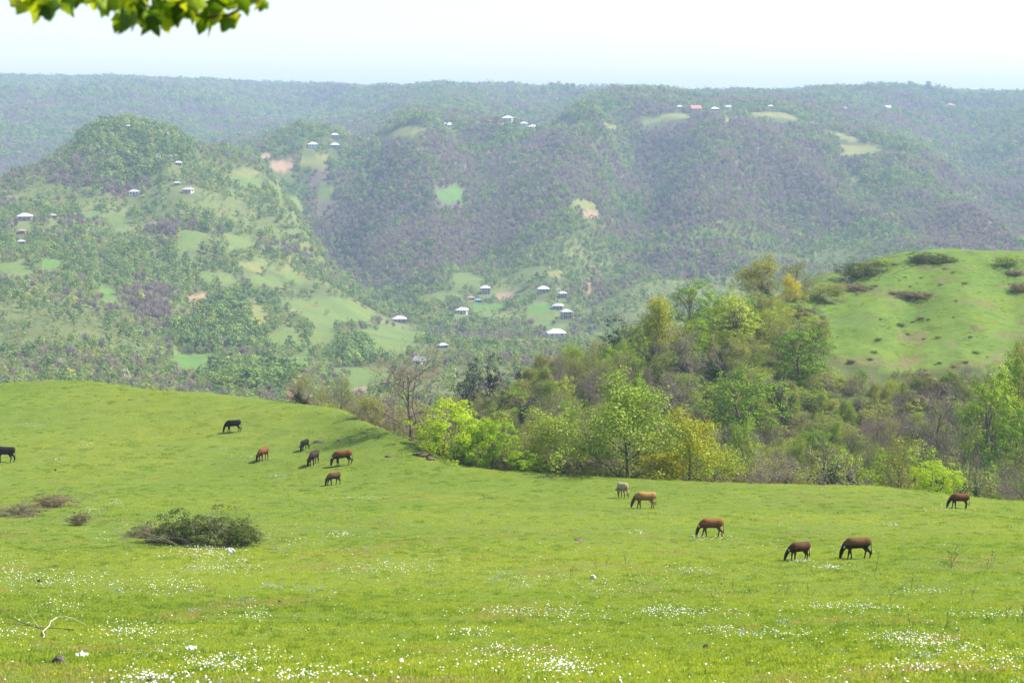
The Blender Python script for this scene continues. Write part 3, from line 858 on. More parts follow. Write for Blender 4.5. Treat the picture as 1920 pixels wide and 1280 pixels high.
M_BARK = bark_mat('bark', (0.10, 0.075, 0.055), (0.22, 0.18, 0.145))
M_TWIG = bark_mat('grey_twigs', (0.19, 0.15, 0.125), (0.33, 0.27, 0.23))
L_OAK = leaf_mat('deep_green_leaves', [(0.10, 0.185, 0.008), (0.18, 0.30, 0.012), (0.28, 0.41, 0.022)], 0.28)
L_BRIGHT = leaf_mat('bright_spring_leaves', [(0.24, 0.38, 0.015), (0.36, 0.50, 0.022), (0.46, 0.58, 0.035)], 0.45)
L_LIGHT = leaf_mat('light_spring_leaves', [(0.19, 0.27, 0.03), (0.29, 0.38, 0.042), (0.39, 0.48, 0.065)], 0.28)
L_VIVID = leaf_mat('vivid_green_leaves', [(0.17, 0.26, 0.004), (0.28, 0.39, 0.007), (0.39, 0.50, 0.015)], 0.34)
L_YELLOW = leaf_mat('yellow_green_leaves', [(0.32, 0.33, 0.015), (0.44, 0.43, 0.022), (0.54, 0.52, 0.04)], 0.3)
L_OLIVE = leaf_mat('olive_leaves', [(0.19, 0.22, 0.05), (0.26, 0.29, 0.065), (0.34, 0.37, 0.09)], 0.28)
L_IVY = leaf_mat('dark_ivy_leaves', [(0.018, 0.035, 0.014), (0.03, 0.055, 0.018), (0.05, 0.08, 0.028)], 0.15, spec=0.3)
L_BRAMBLE = leaf_mat('bramble_leaves', [(0.13, 0.075, 0.03), (0.05, 0.09, 0.015), (0.10, 0.16, 0.025), (0.16, 0.19, 0.035)], 0.25)
L_BROWN = leaf_mat('dry_bramble_leaves', [(0.16, 0.12, 0.075), (0.20, 0.16, 0.10), (0.14, 0.15, 0.06)], 0.3)

def segmesh(name, segs, lv, mats, rmin):
    return tubes(name, [s for s in segs if lv(s[4])], mats, rmin)

def leaves_on(tips, per, rad_, leaf, up=0.5, squash=0.8):
    T = np.array([tuple(t[0]) for t in tips])
    k = rng.poisson(per, len(T)) + 1
    i = np.repeat(np.arange(len(T)), k)
    e = rng.normal(size=(len(i), 3)) * np.array([1, 1, squash])
    C = T[i] + e * rad_
    nr = e * 0.8 + np.array([0, 0, up]) + rng.normal(size=(len(i), 3)) * 0.7
    return C, nr, leaf * rng.uniform(0.6, 1.35, len(i))

# every kind: list of (parts, height, width); parts = [(name, mesh), ...]
KINDS = {}
def add_kind(kind, parts, h):
    w = 0
    for nm, me in parts:
        co = np.zeros(len(me.vertices) * 3); me.vertices.foreach_get('co', co); co = co.reshape(-1, 3)
        if nm in ('crown', 'foliage', 'twigs'):
            w = max(np.percentile(co[:, 0], 98.5) - np.percentile(co[:, 0], 1.5), np.percentile(co[:, 1], 98.5) - np.percentile(co[:, 1], 1.5)) * 0.96
            h = np.percentile(co[:, 2], 99.3)
    KINDS.setdefault(kind, []).append((parts, float(h), float(w)))

def make_kinds():
    for i in range(3):                                          # dense fresh-green broadleaf
        segs, tips = skeleton(100 + i, 9.0, 0.24, 2, (9, 6, 4), 0.9, 0.3, 0.22)
        C, nr, s = clump_crown(170, 50, 4.3, 4.4, 4.9, 0.74, 0.22, 0.55, 0.95)
        V, Fq = cards(C, nr, s)
        for kd, lm in (('oak', L_OAK), ('leafy', L_LIGHT), ('dense_bright', L_VIVID)):
            add_kind(kd, [('trunk', segmesh('trunk', segs, lambda l: True, [M_BARK], 0.03)), ('crown', np_mesh('crown', V, Fq, [lm]))], 9.0)
    for i in range(2):                                          # bright bushy spring tree, many stems
        C, nr, s = clump_crown(170, 48, 4.0, 3.4, 3.3, 0.62, 0.19, 0.35, 0.95, 0.2, 1.3)
        V, Fq = cards(C, nr, s, 1.25)
        segs = []; 
        for k in range(7):
            a = k * 0.9; sg, _ = skeleton(200 + i * 10 + k, 5.4, 0.09, 1, (7, 4), 0.7, 0.3, 0.2, lean=(0.45 * math.cos(a), 0.45 * math.sin(a)))
            segs += sg
        add_kind('bright_bush', [('trunk', segmesh('trunk', segs, lambda l: True, [M_BARK], 0.02)), ('crown', np_mesh('crown', V, Fq, [L_BRIGHT]))], 6.0)
    for i in range(3):                                          # loose crown on visible boughs
        segs, tips = skeleton(300 + i, 10.0, 0.15, 3, (13, 6, 5, 3), 0.85, 0.35, 0.06)
        tt = [t for t in tips if t[2] >= 2]
        C, nr, s = leaves_on(tt, 18, 0.40, 0.19)
        V, Fq = cards(C, nr, s, 1.15)
        tr = segmesh('trunk', segs, lambda l: l < 2, [M_BARK], 0.02); br = segmesh('boughs', segs, lambda l: l >= 2, [M_TWIG], 0.014)
        for kd, lm in (('light', L_LIGHT), ('yellow', L_YELLOW), ('olive', L_OLIVE)):
            add_kind(kd, [('trunk', tr), ('boughs', br), ('crown', np_mesh('crown', V, Fq, [lm]))], 10.0)
        C, nr, s = leaves_on(tt, 8, 0.42, 0.15); V, Fq = cards(C, nr, s, 1.15)     # just coming into leaf
        add_kind('budding', [('trunk', tr), ('boughs', br), ('crown', np_mesh('crown', V, Fq, [L_OLIVE]))], 10.0)
    for i in range(4):                                          # leafless
        segs, tips = skeleton(400 + i, 9.5, 0.125, 4, (9, 7, 5, 4), 0.95 + 0.1 * (i % 2), 0.22, 0.15, 0.2, 0.6)
        add_kind('bare', [('trunk', segmesh('trunk', segs, lambda l: l < 2, [M_BARK], 0.025)), ('twigs', segmesh('twigs', segs, lambda l: l >= 2, [M_TWIG], 0.013))], 9.5)
    for i in range(3):                                          # ivy-clad trunk under leafless boughs
        segs, tips = skeleton(500 + i, 9.0, 0.2, 3, (7, 5, 4, 3), 0.65, 0.4, 0.3)
        C = []; 
        for a, b, r, r2, l in segs:
            if l == 0 or (l == 1 and rng.uniform() < 0.45):
                n = int(260 * (b - a).length / 1.1) if l == 0 else int(60 * (b - a).length)
                t = rng.uniform(size=(n, 1)); A = np.array(a); B = np.array(b)
                C.append(A + (B - A) * t + rng.normal(size=(n, 3)) * (0.38 if l == 0 else 0.24))
        C = np.concatenate(C)
        V, Fq = cards(C, rng.normal(size=C.shape) + np.array([0, 0, 0.4]), 0.2 * rng.uniform(0.6, 1.3, len(C)))
        add_kind('ivy', [('trunk', segmesh('trunk', segs, lambda l: l < 2, [M_BARK], 0.025)), ('twigs', segmesh('twigs', segs, lambda l: l >= 2, [M_TWIG], 0.014)), ('ivy_leaves', np_mesh('ivy_leaves', V, Fq, [L_IVY]))], 9.0)
    for i in range(2):                                          # dark evergreen
        segs, tips = skeleton(600 + i, 7.0, 0.15, 2, (10, 5, 3), 0.7, 0.3, 0.1)
        C, nr, s = clump_crown(70, 34, 1.9, 3.1, 3.8, 0.6, 0.2, 0.2, 0.95)
        V, Fq = cards(C, nr, s)
        add_kind('evergreen', [('trunk', segmesh('trunk', segs, lambda l: True, [M_BARK], 0.02)), ('crown', np_mesh('crown', V, Fq, [L_IVY]))], 7.0)
    for i in range(3):                                          # undergrowth and bramble
        segs = []
        for k in range(16):
            a = k * 2.4; q = 0.25 + 0.5 * random.random()
            sg, _ = skeleton(700 + i * 30 + k, 1.9 * (0.6 + 0.6 * random.random()), 0.022, 1, (6, 4), 0.6, 0.15, 0.2, 0.25, lean=(q * 1.6 * math.cos(a), q * 1.6 * math.sin(a)))
            segs += [(x + Vector((q * 1.2 * math.cos(a), q * 1.2 * math.sin(a), 0)), y + Vector((q * 1.2 * math.cos(a), q * 1.2 * math.sin(a), 0)), r, r2, max(l, 1)) for x, y, r, r2, l in sg]
        C, nr, s = clump_crown(130, 52, 1.75, 1.15, 0.8, 0.30, 0.088, 0.2, 0.75, 0.3, 1.4)
        C[:, 2] = np.maximum(C[:, 2], 0.03)
        V, Fq = cards(C, nr, s, 1.2)
        st = segmesh('stems', segs, lambda l: True, [M_TWIG], 0.008)
        for kd, lm in (('bramble', L_BRAMBLE), ('dry_bramble', L_BROWN), ('shrub', L_OLIVE), ('green_shrub', L_LIGHT)):
            add_kind(kd, [('stems', st), ('foliage', np_mesh('foliage', V, Fq, [lm]))], 1.9)
make_kinds()

NAME = {'oak': 'broadleaf_tree', 'leafy': 'broadleaf_tree', 'dense_bright': 'broadleaf_tree', 'bright_bush': 'bushy_tree', 'light': 'young_tree', 'yellow': 'flowering_oak_tree', 'olive': 'young_tree',
        'budding': 'budding_tree', 'bare': 'leafless_tree', 'ivy': 'ivy_clad_tree', 'evergreen': 'evergreen_tree', 'bramble': 'bramble_bush', 'dry_bramble': 'bramble_bush', 'shrub': 'shrub', 'green_shrub': 'shrub'}
_cnt = {}
def plant(kind, X, Y, h, w, label, group, rz=None, variant=None, cat=None):
    i = _cnt.get(kind, 0) if variant is None else variant
    _cnt[kind] = i + 1
    parts, ph, pw = KINDS[kind][i % len(KINDS[kind])]
    o = empty(NAME[kind], (X, Y, float(Hs(X, Y)) - 0.05), random.uniform(0, 6.28) if rz is None else rz, (w / pw, w / pw, h / ph))
    for nm, me in parts:
        q = link(nm, me, None, o)
        if nm in ('boughs', 'twigs', 'stems', 'ivy_leaves'): q['kind'] = 'stuff'
    tag(o, label, cat or ('bush' if 'bramble' in kind or 'shrub' in kind else 'tree'), group)
    return o

LAND = []
def plant_at(kind, px, top, Y, wpx, label, group='trees of the wooded spur', **kw):
    LAND.append((px, top, Y, wpx))
    p = pix(px, top, Y)
    X = float(p[0]); h = max(float(p[2] - Hs(X, Y)), (0.2 if kind == 'dry_bramble' else 0.42) * wpx * Y / FPX)
    return plant(kind, X, Y, h, wpx * Y / FPX, label, group, **kw)

SPUR = 'trees of the wooded spur'
EDGEG = 'trees along the lip of the meadow'
for a in [
    ('bare', 770, 655, 181, 170, 'large leafless tree with spreading boughs at the end of the meadow crest', EDGEG),
    ('bright_bush', 850, 752, 173, 150, 'biggest bright yellow-green bushy tree at the meadow lip', EDGEG),
    ('bright_bush', 918, 782, 171, 110, 'bright yellow-green bushy tree touching the right of the biggest one', EDGEG),
    ('bright_bush', 988, 842, 167, 72, 'small bright yellow-green bush at the right end of the bright clump', EDGEG),
    ('light', 1178, 700, 166, 215, 'tall airy light green tree with slim visible trunk at the meadow lip', EDGEG),
    ('light', 1085, 765, 170, 130, 'shorter airy green tree left of the tall airy one at the lip', EDGEG),
    ('yellow', 1292, 768, 165, 150, 'yellow-green flowering tree at the meadow lip behind the tan cow', EDGEG),
    ('yellow', 1240, 835, 164, 90, 'low yellowish tree between the airy green tree and the yellow one', EDGEG),
    ('bright_bush', 1757, 866, 157, 92, 'bright green bush alone at the meadow lip behind the far right cow', EDGEG),
    ('oak', 1395, 690, 285, 150, 'big fresh green round-crowned tree in the middle of the spur', SPUR),
    ('oak', 1502, 614, 318, 112, 'round deep green tree just below the pasture corner', SPUR),
    ('yellow', 1240, 557, 322, 100, 'golden yellow-green tree high on the left of the spur', SPUR),
    ('oak', 1302, 528, 338, 84, 'bright green tree right of the golden tree on the spur top', SPUR),
    ('leafy', 1375, 548, 332, 110, 'pale green broad tree below the spur top', SPUR),
    ('olive', 1435, 478, 372, 100, 'tall olive tree forming the highest point of the spur', SPUR),
    ('budding', 1492, 484, 372, 90, 'half-bare budding tree beside the highest olive tree', SPUR),
    ('yellow', 1478, 513, 364, 48, 'small yellow-green tree against the ivy trunk at the spur top', SPUR),
    ('ivy', 1459, 510, 366, 40, 'dark ivy-wrapped trunk at the spur top', SPUR),
    ('olive', 1526, 530, 372, 76, 'rounded olive tree at the corner of the pasture', SPUR),
    ('bare', 1320, 612, 305, 150, 'large grey leafless tree left of the round deep green tree', SPUR),
    ('bare', 1282, 700, 290, 130, 'grey leafless tree below the large grey one', SPUR),
    ('ivy', 1482, 690, 296, 80, 'dark leafless tree right of the big fresh green one', SPUR),
    ('ivy', 1222, 622, 312, 46, 'slim ivy-clad tree below the golden tree', SPUR),
    ('evergreen', 1155, 590, 318, 46, 'dark evergreen on the skyline left of the golden tree', SPUR),
    ('evergreen', 890, 672, 292, 34, 'left dark evergreen of the small dark group on the spur tail', SPUR),
    ('evergreen', 925, 662, 294, 34, 'right dark evergreen of the small dark group on the spur tail', SPUR),
    ('evergreen', 872, 695, 286, 40, 'lowest dark evergreen of the small dark group on the spur tail', SPUR),
    ('oak', 1200, 700, 276, 74, 'fresh green tree right above the tall airy one', SPUR),
    ('leafy', 1392, 786, 238, 66, 'pointed light green tree under the big fresh green one', SPUR),
    ('dense_bright', 1868, 690, 262, 150, 'broad vivid green tree at the right edge of the wood', SPUR),
    ('dense_bright', 1925, 655, 272, 110, 'vivid green tree cut by the right edge of the picture', SPUR),
    ('oak', 1900, 770, 246, 110, 'darker green tree under the vivid one at the right edge', SPUR),
    ('olive', 1915, 640, 285, 60, 'olive tree standing above the vivid trees at the right edge', SPUR),
    ('bare', 1840, 780, 226, 140, 'grey leafless tree in front of the vivid green tree', SPUR),
    ('bare', 1770, 720, 262, 90, 'brownish leafless tree left of the vivid green tree', SPUR),
    ('ivy', 1130, 740, 262, 40, 'ivy column in the wood above the shorter airy tree', SPUR),
    ('ivy', 965, 730, 275, 70, 'branching ivy-clad tree above the bright bushy trees', SPUR),
    ('ivy', 1094, 716, 282, 34, 'thin ivy-clad tree left of the fresh green spur tree', SPUR),
    ('ivy', 1450, 866, 172, 34, 'left dark ivy column behind the middle of the meadow lip', EDGEG),
    ('ivy', 1482, 862, 174, 36, 'right dark ivy column behind the middle of the meadow lip', EDGEG),
    ('ivy', 1842, 878, 162, 44, 'dark ivy column right of the lone bright bush', EDGEG),
    ('leafy', 1560, 850, 178, 100, 'rounded blue-green tree behind the meadow lip right of the ivy columns', EDGEG),
    ('light', 1290, 700, 300, 70, 'light green tree between the two grey leafless trees', SPUR),
]:
    plant_at(*a)

# the thicket filling the ravine and the spur between them
MARKS = [(770, 740, 'the large bare tree'), (870, 800, 'the bright bushy trees'), (1178, 790, 'the tall airy tree'), (1292, 830, 'the yellow lip tree'), (1757, 890, 'the lone bright bush'), (1395, 760, 'the big fresh green tree'),
         (1502, 655, 'the round deep green tree'), (1240, 595, 'the golden tree'), (1375, 590, 'the pale broad tree'), (1435, 530, 'the tall olive tree'), (1320, 670, 'the large grey bare tree'), (1868, 740, 'the vivid green tree'),
         (900, 685, 'the dark evergreens'), (965, 770, 'the branching ivy tree'), (1466, 890, 'the twin ivy columns'), (1842, 900, 'the right ivy column'), (1560, 880, 'the blue-green lip tree'), (1155, 615, 'the skyline evergreen'), (1085, 830, 'the shorter airy tree'),
         (1620, 690, 'the lower pasture corner'), (1760, 700, 'the lower pasture edge'), (1700, 800, 'the central right thicket'), (1640, 850, 'the scrub above the middle lip')]
def beside(px, py):
    m = min(MARKS, key=lambda q: (q[0] - px) ** 2 + 1.6 * (q[1] - py) ** 2)
    dx, dy = px - m[0], py - m[1]
    if abs(dx) > abs(dy): rel = 'right of' if dx > 0 else 'left of'
    else: rel = 'below' if dy > 0 else 'above'
    far = 'just ' if math.hypot(dx, dy) < 45 else ''
    return far + rel + ' ' + m[2]
def project(X, Y, Z):
    d = Y * CP - Z * SP
    return 960 + FPX * X / d, 640 - FPX * (Y * SP + Z * CP) / d

def in_wood(px, Y):
    if px < 960 and Y > 300 - (960 - px) * 0.10: return False
    if px < 1540 and Y > 312 + (px - 960) * 0.095: return False
    if px >= 1525 and Y > 324: return False
    return True

ORD = ['first', 'second', 'third', 'fourth', 'fifth', 'sixth', 'seventh', 'eighth', 'ninth', 'tenth', 'eleventh', 'twelfth', 'thirteenth', 'fourteenth', 'fifteenth', 'sixteenth', 'seventeenth', 'eighteenth']
def thicket():
    word = {'light': 'light green young tree', 'olive': 'olive young tree', 'budding': 'half-bare budding tree', 'bare': 'leafless grey-brown tree', 'ivy': 'ivy-clad leafless tree', 'oak': 'dense green tree', 'leafy': 'full light green tree',
            'shrub': 'low olive shrub', 'green_shrub': 'low green shrub', 'dry_bramble': 'brown bramble tangle'}
    done = []; lab = {}
    def free(X, Y, r):
        return all((X - a) ** 2 + (Y - b) ** 2 > r * r for a, b in done)
    cand = []
    tries = 0
    while tries < 26000 and len(cand) < 1700:
        tries += 1
        Y = random.uniform(166, 376); px = random.uniform(560, 2040)
        X = (px - 960) / FPX * Y * 1.01
        d = Y - float(np.interp(X / Y, E_S, EP[:, 1]))
        if d < 4 or not in_wood(px, Y) or not free(X, Y, 2.05): continue
        n = float(fbm(np.array([X / 22]), np.array([Y / 22]), 3, 111)[0])
        u = random.random() + 0.55 * n
        if random.random() < 0.3:
            kind = random.choice(['shrub', 'green_shrub', 'dry_bramble', 'shrub'])
            h = random.uniform(1.6, 3.6); w = random.uniform(3.5, 6)
        else:
            kind = 'bare' if u < 0.24 else 'budding' if u < 0.48 else 'light' if u < 0.66 else 'olive' if u < 0.83 else 'ivy' if u < 0.89 else 'leafy' if u < 0.96 else 'oak'
            h = random.uniform(5.0, 8.5) if Y > 245 else random.uniform(8.5, 12.5)
            if px < 1010:
                kind = random.choice(['bare', 'budding', 'bare', 'olive', 'budding', 'ivy']) if u < 0.8 else kind
                h *= 0.72
            if px > 1525 and Y > 285: h = random.uniform(2.6, 5.0)
            elif d < 12: h = random.uniform(3.5, 6.5)
            w = h * random.uniform(0.55, 0.85)
        z = float(Hs(X, Y))
        _, pt = project(X, Y, z + h)
        hw = w * FPX / Y * 0.5
        blocked = False
        for lx, lt, ly, lw in LAND:                       # keep sight of the trees that stand out
            if Y < ly + 1 and abs(px - lx) < hw * 0.8 + lw * 0.42 and pt < lt + lw * (0.62 if ly > 200 else 0.6) + 6:
                blocked = True; break
            if Y < ly + 6 and abs(px - lx) < lw * 0.3 and abs(Y - ly) < 4: blocked = True; break
        if blocked:
            kind = random.choice(['shrub', 'green_shrub', 'dry_bramble', 'green_shrub']); h = random.uniform(1.8, 3.4); w = random.uniform(3.5, 6)
            _, pt = project(X, Y, z + h)
            if any(Y < ly + 1 and abs(px - lx) < lw * 0.45 and pt < lt + lw * 0.5 for lx, lt, ly, lw in LAND): continue
        done.append((X, Y))
        # how much of it clears the lip of the meadow
        lip = float(np.interp(X / Y, E_S, EP[:, 2] / EP[:, 1])) * Y
        show = (min(h, z + h - lip)) * w / Y / Y
        cand.append((show, kind, X, Y, h, w, px, pt))
    cand = [c for c in cand if c[0] > 0]
    cand.sort(key=lambda c: -c[0])
    trees = [c for c in cand if c[1] not in ('shrub', 'green_shrub', 'dry_bramble')]
    shr = [c for c in cand if c[1] in ('shrub', 'green_shrub', 'dry_bramble')]
    for c in trees[:240] + shr[:120]:
        _, kind, X, Y, h, w, px, pt = c
        size = ('tall ' if h > 9 else 'small ' if h < 4.5 else '') if kind not in ('shrub', 'green_shrub', 'dry_bramble') else ''
        lb = '%s%s %s' % (size, word[kind], beside(px, pt + h * 0.5 * FPX / Y))
        lab.setdefault(lb, []).append(plant(kind, X, Y, h, w, lb, None))
    for lb, os_ in lab.items():
        os_.sort(key=lambda o: o.location.x / o.location.y)
        for i, o in enumerate(os_):
            o['group'] = 'trees and shrubs of the ravine wood'
            if len(os_) > 1: o['label'] = lb + ', ' + ORD[i] + ' from the left'
    rest = trees[240:] + shr[120:]
    order = []; protos = []
    for k in ('bare', 'budding', 'light', 'olive', 'ivy', 'leafy', 'oak', 'shrub', 'green_shrub', 'dry_bramble'):
        for i, (parts, ph, pw) in enumerate(KINDS[k]):
            order.append((k, ph, pw))
            Vs = []; Fs = []; mi = []; mats = []; off = 0
            for j, (nm, me) in enumerate(parts):
                co = np.zeros(len(me.vertices) * 3); me.vertices.foreach_get('co', co)
                fi = np.zeros(len(me.loops), np.int32); me.loops.foreach_get('vertex_index', fi)
                Vs.append(co.reshape(-1, 3)); Fs.append(fi.reshape(-1, 4) + off); off += len(me.vertices)
                mi += [j] * (len(fi) // 4); mats.append(me.materials[0])
            protos.append(np_mesh('thicket_plant', np.concatenate(Vs), np.concatenate(Fs), mats, False, mi))
    pts = []; sc = []; ix = []
    for _, kind, X, Y, h, w, px, pt in rest:
        opts = [i for i, q in enumerate(order) if q[0] == kind]
        i = random.choice(opts); ix.append(i)
        sc.append((w / order[i][2], w / order[i][2], h / order[i][1])); pts.append((X, Y, float(Hs(X, Y)) - 0.05))
    for _ in range(420):
        X, Y = random.uniform(62, 150), random.uniform(332, 408)
        q = float(fbm(np.array([X / 9]), np.array([Y / 5]), 3, 161)[0])
        if not in_poly(np.array([X]), np.array([Y]), PASTURE_W)[0] or q < 0.06: continue
        i = random.choice([j for j, z in enumerate(order) if z[0] in ('dry_bramble', 'shrub')])
        w = 0.4 + 1.5 * random.random() ** 2; ix.append(i)
        sc.append((w / order[i][2], w / order[i][2], w * 0.4 / order[i][1])); pts.append((X, Y, float(Hs(X, Y)) - 0.03))
    n = len(pts)
    o = scatter('thicket', np.array(pts), rng.uniform(0, 6.28, n), np.array(sc), ix, protos)
    tag(o, 'tangled undergrowth and saplings filling the ravine wood', None, None, 'stuff')
    print('thicket', len(trees), len(shr), n, tries)
thicket()

# bushes of the spur pasture
for a in [('bramble', 1618, 507, 392, 84, 'large dark bush on the left crest of the pasture'), ('green_shrub', 1648, 484, 400, 50, 'lighter bush on the skyline right of the large dark one'), ('bramble', 1725, 486, 401, 46, 'left skyline bush in the middle of the pasture crest'),
          ('bramble', 1752, 481, 401, 50, 'tallest skyline bush in the middle of the pasture crest'), ('bramble', 1778, 486, 402, 36, 'right skyline bush in the middle of the pasture crest'), ('green_shrub', 1890, 480, 402, 46, 'skyline bush near the right end of the pasture'),
          ('dry_bramble', 1900, 505, 396, 40, 'brown bush under the right skyline bush'), ('dry_bramble', 1700, 545, 378, 46, 'left of two brown brambles on the open pasture'), ('dry_bramble', 1722, 547, 376, 52, 'right of two brown brambles on the open pasture'),
          ('dry_bramble', 1912, 528, 382, 40, 'dark bush at the right edge of the pasture'), ('green_shrub', 1568, 545, 378, 26, 'small green bush at the left foot of the pasture'),
          ('dry_bramble', 1600, 540, 382, 60, 'dry bramble below the large dark bush')]:
    plant_at(*a, 'bushes on the spur pasture')

# two dark cypresses across the valley
for i, (px, py, hh) in enumerate([(484, 682, 9.0), (492, 683, 8.0)]):
    p = hit(px, py, 430)
    plant('evergreen', p.x, p.y, hh, 2.3, ('left taller', 'right shorter')[i] + ' one of two dark slender trees by the valley fields', 'dark slender trees in the valley')

# bushes on the near meadow
def meadow_bush(kind, px, py, wpx, hpx, label, **kw):
    p = hit(px, py)
    k = p.y / FPX
    return plant(kind, p.x, p.y + 0.4 * wpx * k * 0.5, hpx * k, wpx * k, label, 'bushes on the near meadow', **kw)
meadow_bush('bramble', 318, 1018, 110, 42, 'left part of the wide bramble thicket on the near meadow', variant=0, rz=0.6)
meadow_bush('bramble', 352, 1020, 130, 62, 'middle part of the wide bramble thicket on the near meadow', variant=1, rz=1.9)
meadow_bush('bramble', 405, 1022, 130, 66, 'tallest right-hand part of the wide bramble thicket on the near meadow', variant=0, rz=3.3)
meadow_bush('bramble', 448, 1025, 80, 42, 'right end of the wide bramble thicket on the near meadow', variant=1, rz=4.4)
meadow_bush('dry_bramble', 268, 1008, 70, 22, 'low thin left end of the wide bramble thicket', variant=1)
meadow_bush('dry_bramble', 146, 985, 40, 28, 'small brown bush left of the wide bramble thicket')
meadow_bush('dry_bramble', 30, 968, 90, 26, 'low brown bramble patch at the left edge of the meadow')
meadow_bush('dry_bramble', 95, 950, 80, 24, 'low brown bramble above the patch at the left edge')

# ------------------------------------------------------------------ cattle
def loft(bm, rings, n=12):
    """rings: (centre, u axis, v axis, ru, rv) -> closed tube"""
    loops = []
    for c, u, v, ru, rv in rings:
        loops.append([bm.verts.new(c + u * (math.cos(6.2832 * i / n) * ru) + v * (math.sin(6.2832 * i / n) * rv)) for i in range(n)])
    for a, b in zip(loops[:-1], loops[1:]):
        for i in range(n):
            j = (i + 1) % n
            bm.faces.new((a[i], a[j], b[j], b[i]))
    bm.faces.new(list(reversed(loops[0]))); bm.faces.new(loops[-1])

def limb(bm, pts, n=10):
    """pts: (x, y, z, r_side, r_fore)"""
    rings = []
    P = [Vector(p[:3]) for p in pts]
    for i, p in enumerate(pts):
        d = (P[min(i + 1, len(P) - 1)] - P[max(i - 1, 0)]).normalized()
        u = Vector((0, 1, 0)); u = (u - d * u.dot(d)).normalized(); v = d.cross(u)
        rings.append((P[i], u, v, p[3], p[4] if len(p) > 4 else p[3]))
    loft(bm, rings, n)

def cow_body(fl=(0.0, 0.0), hl=(0.0, 0.0), yaw=0.0, up=0.0, thin=1.0):
    """one skin: barrel, neck lowered to graze, head, four jointed legs; head towards +X"""
    bm = bmesh.new()
    X, Yv, Zv = Vector((1, 0, 0)), Vector((0, 1, 0)), Vector((0, 0, 1))
    tr = [(-0.80, 0.97, .10, .12), (-0.765, 0.94, .19, .21), (-0.64, 0.91, .25, .265), (-0.42, 0.88, .265, .285), (-0.18, 0.875, .29, .29), (0.08, 0.87, .30, .295), (0.30, 0.875, .265, .30), (0.47, 0.885, .22, .285), (0.58, 0.88, .155, .235), (0.64, 0.88, .08, .13)]
    loft(bm, [(Vector((x, 0, z)), Yv, Zv, w * thin, h) for x, z, w, h in tr], 16)
    for y in (-.10, .10):                                        # hip bones
        limb(bm, [(-0.56, y * 1.5, 1.02, .06), (-0.50, y * 1.7, 1.08, .05), (-0.42, y * 1.3, 1.02, .05)], 8)
    limb(bm, [(0.22, 0, 1.05, .07), (0.40, 0, 1.13, .065), (0.55, 0, 1.06, .06)], 8)        # withers
    c, s_ = math.cos(yaw), math.sin(yaw)
    def hd(x, z, a, b):
        dx = x - 0.55
        return (0.55 + dx * c, dx * s_, z + up * max(0, dx) * 1.3, a, b)
    limb(bm, [hd(.44, .90, .17, .27), hd(.60, .86, .135, .225), hd(.74, .75, .115, .185), hd(.85, .64, .10, .145), hd(.90, .58, .085, .11)], 12)
    limb(bm, [hd(.83, .655, .08, .06), hd(.885, .60, .112, .105), hd(.925, .51, .125, .13), hd(.965, .40, .108, .122), hd(1.005, .28, .086, .098), hd(1.03, .18, .084, .088), hd(1.04, .12, .078, .07), hd(1.043, .09, .055, .045)], 12)
    limb(bm, [(0.30, 0, .575, .07, .06), (0.50, 0, .60, .055, .08), (.68, 0, .68, .035, .09)], 8)   # brisket and dewlap
    for sgn, f in ((-1, fl[0]), (1, fl[1])):
        y = .135 * sgn
        limb(bm, [(.42, y * 1.1, .86, .10, .16), (.44, y * 1.15, .70, .085, .115), (.43 + f * .25, y, .54, .075, .09), (.44 + f * .6, y, .36, .056, .062), (.435 + f * .85, y, .20, .042, .046), (.44 + f, y, .10, .038, .04), (.455 + f, y, .05, .045, .05), (.46 + f, y, .0, .05, .06)])
    for sgn, f in ((-1, hl[0]), (1, hl[1])):
        y = .145 * sgn
        limb(bm, [(-.52, y * 1.0, .90, .10, .19), (-.50, y * 1.1, .74, .10, .17), (-.47 + f * .3, y * 1.05, .60, .08, .12), (-.58 + f * .6, y, .46, .062, .085), (-.64 + f * .8, y, .39, .05, .065), (-.61 + f * .95, y, .24, .042, .047), (-.59 + f, y, .10, .038, .042), (-.575 + f, y, .05, .045, .05), (-.57 + f, y, .0, .05, .06)])
    limb(bm, [(-.42, 0, .66, .09, .08), (-.36, 0, .62, .095, .07), (-.26, 0, .63, .06, .05)], 8)   # udder
    me = bpy.data.meshes.new('body_rough'); bm.to_mesh(me); bm.free()
    o = bpy.data.objects.new('body_rough', me); COL.objects.link(o)
    md = o.modifiers.new('fuse', 'REMESH'); md.mode = 'VOXEL'; md.voxel_size = 0.024; md.use_smooth_shade = True
    sm = o.modifiers.new('smooth', 'SMOOTH'); sm.iterations = 4; sm.factor = 0.5
    dg = bpy.context.evaluated_depsgraph_get()
    out = bpy.data.meshes.new_from_object(o.evaluated_get(dg)); out.name = 'body'
    bpy.data.objects.remove(o)
    out.materials.clear()
    return out

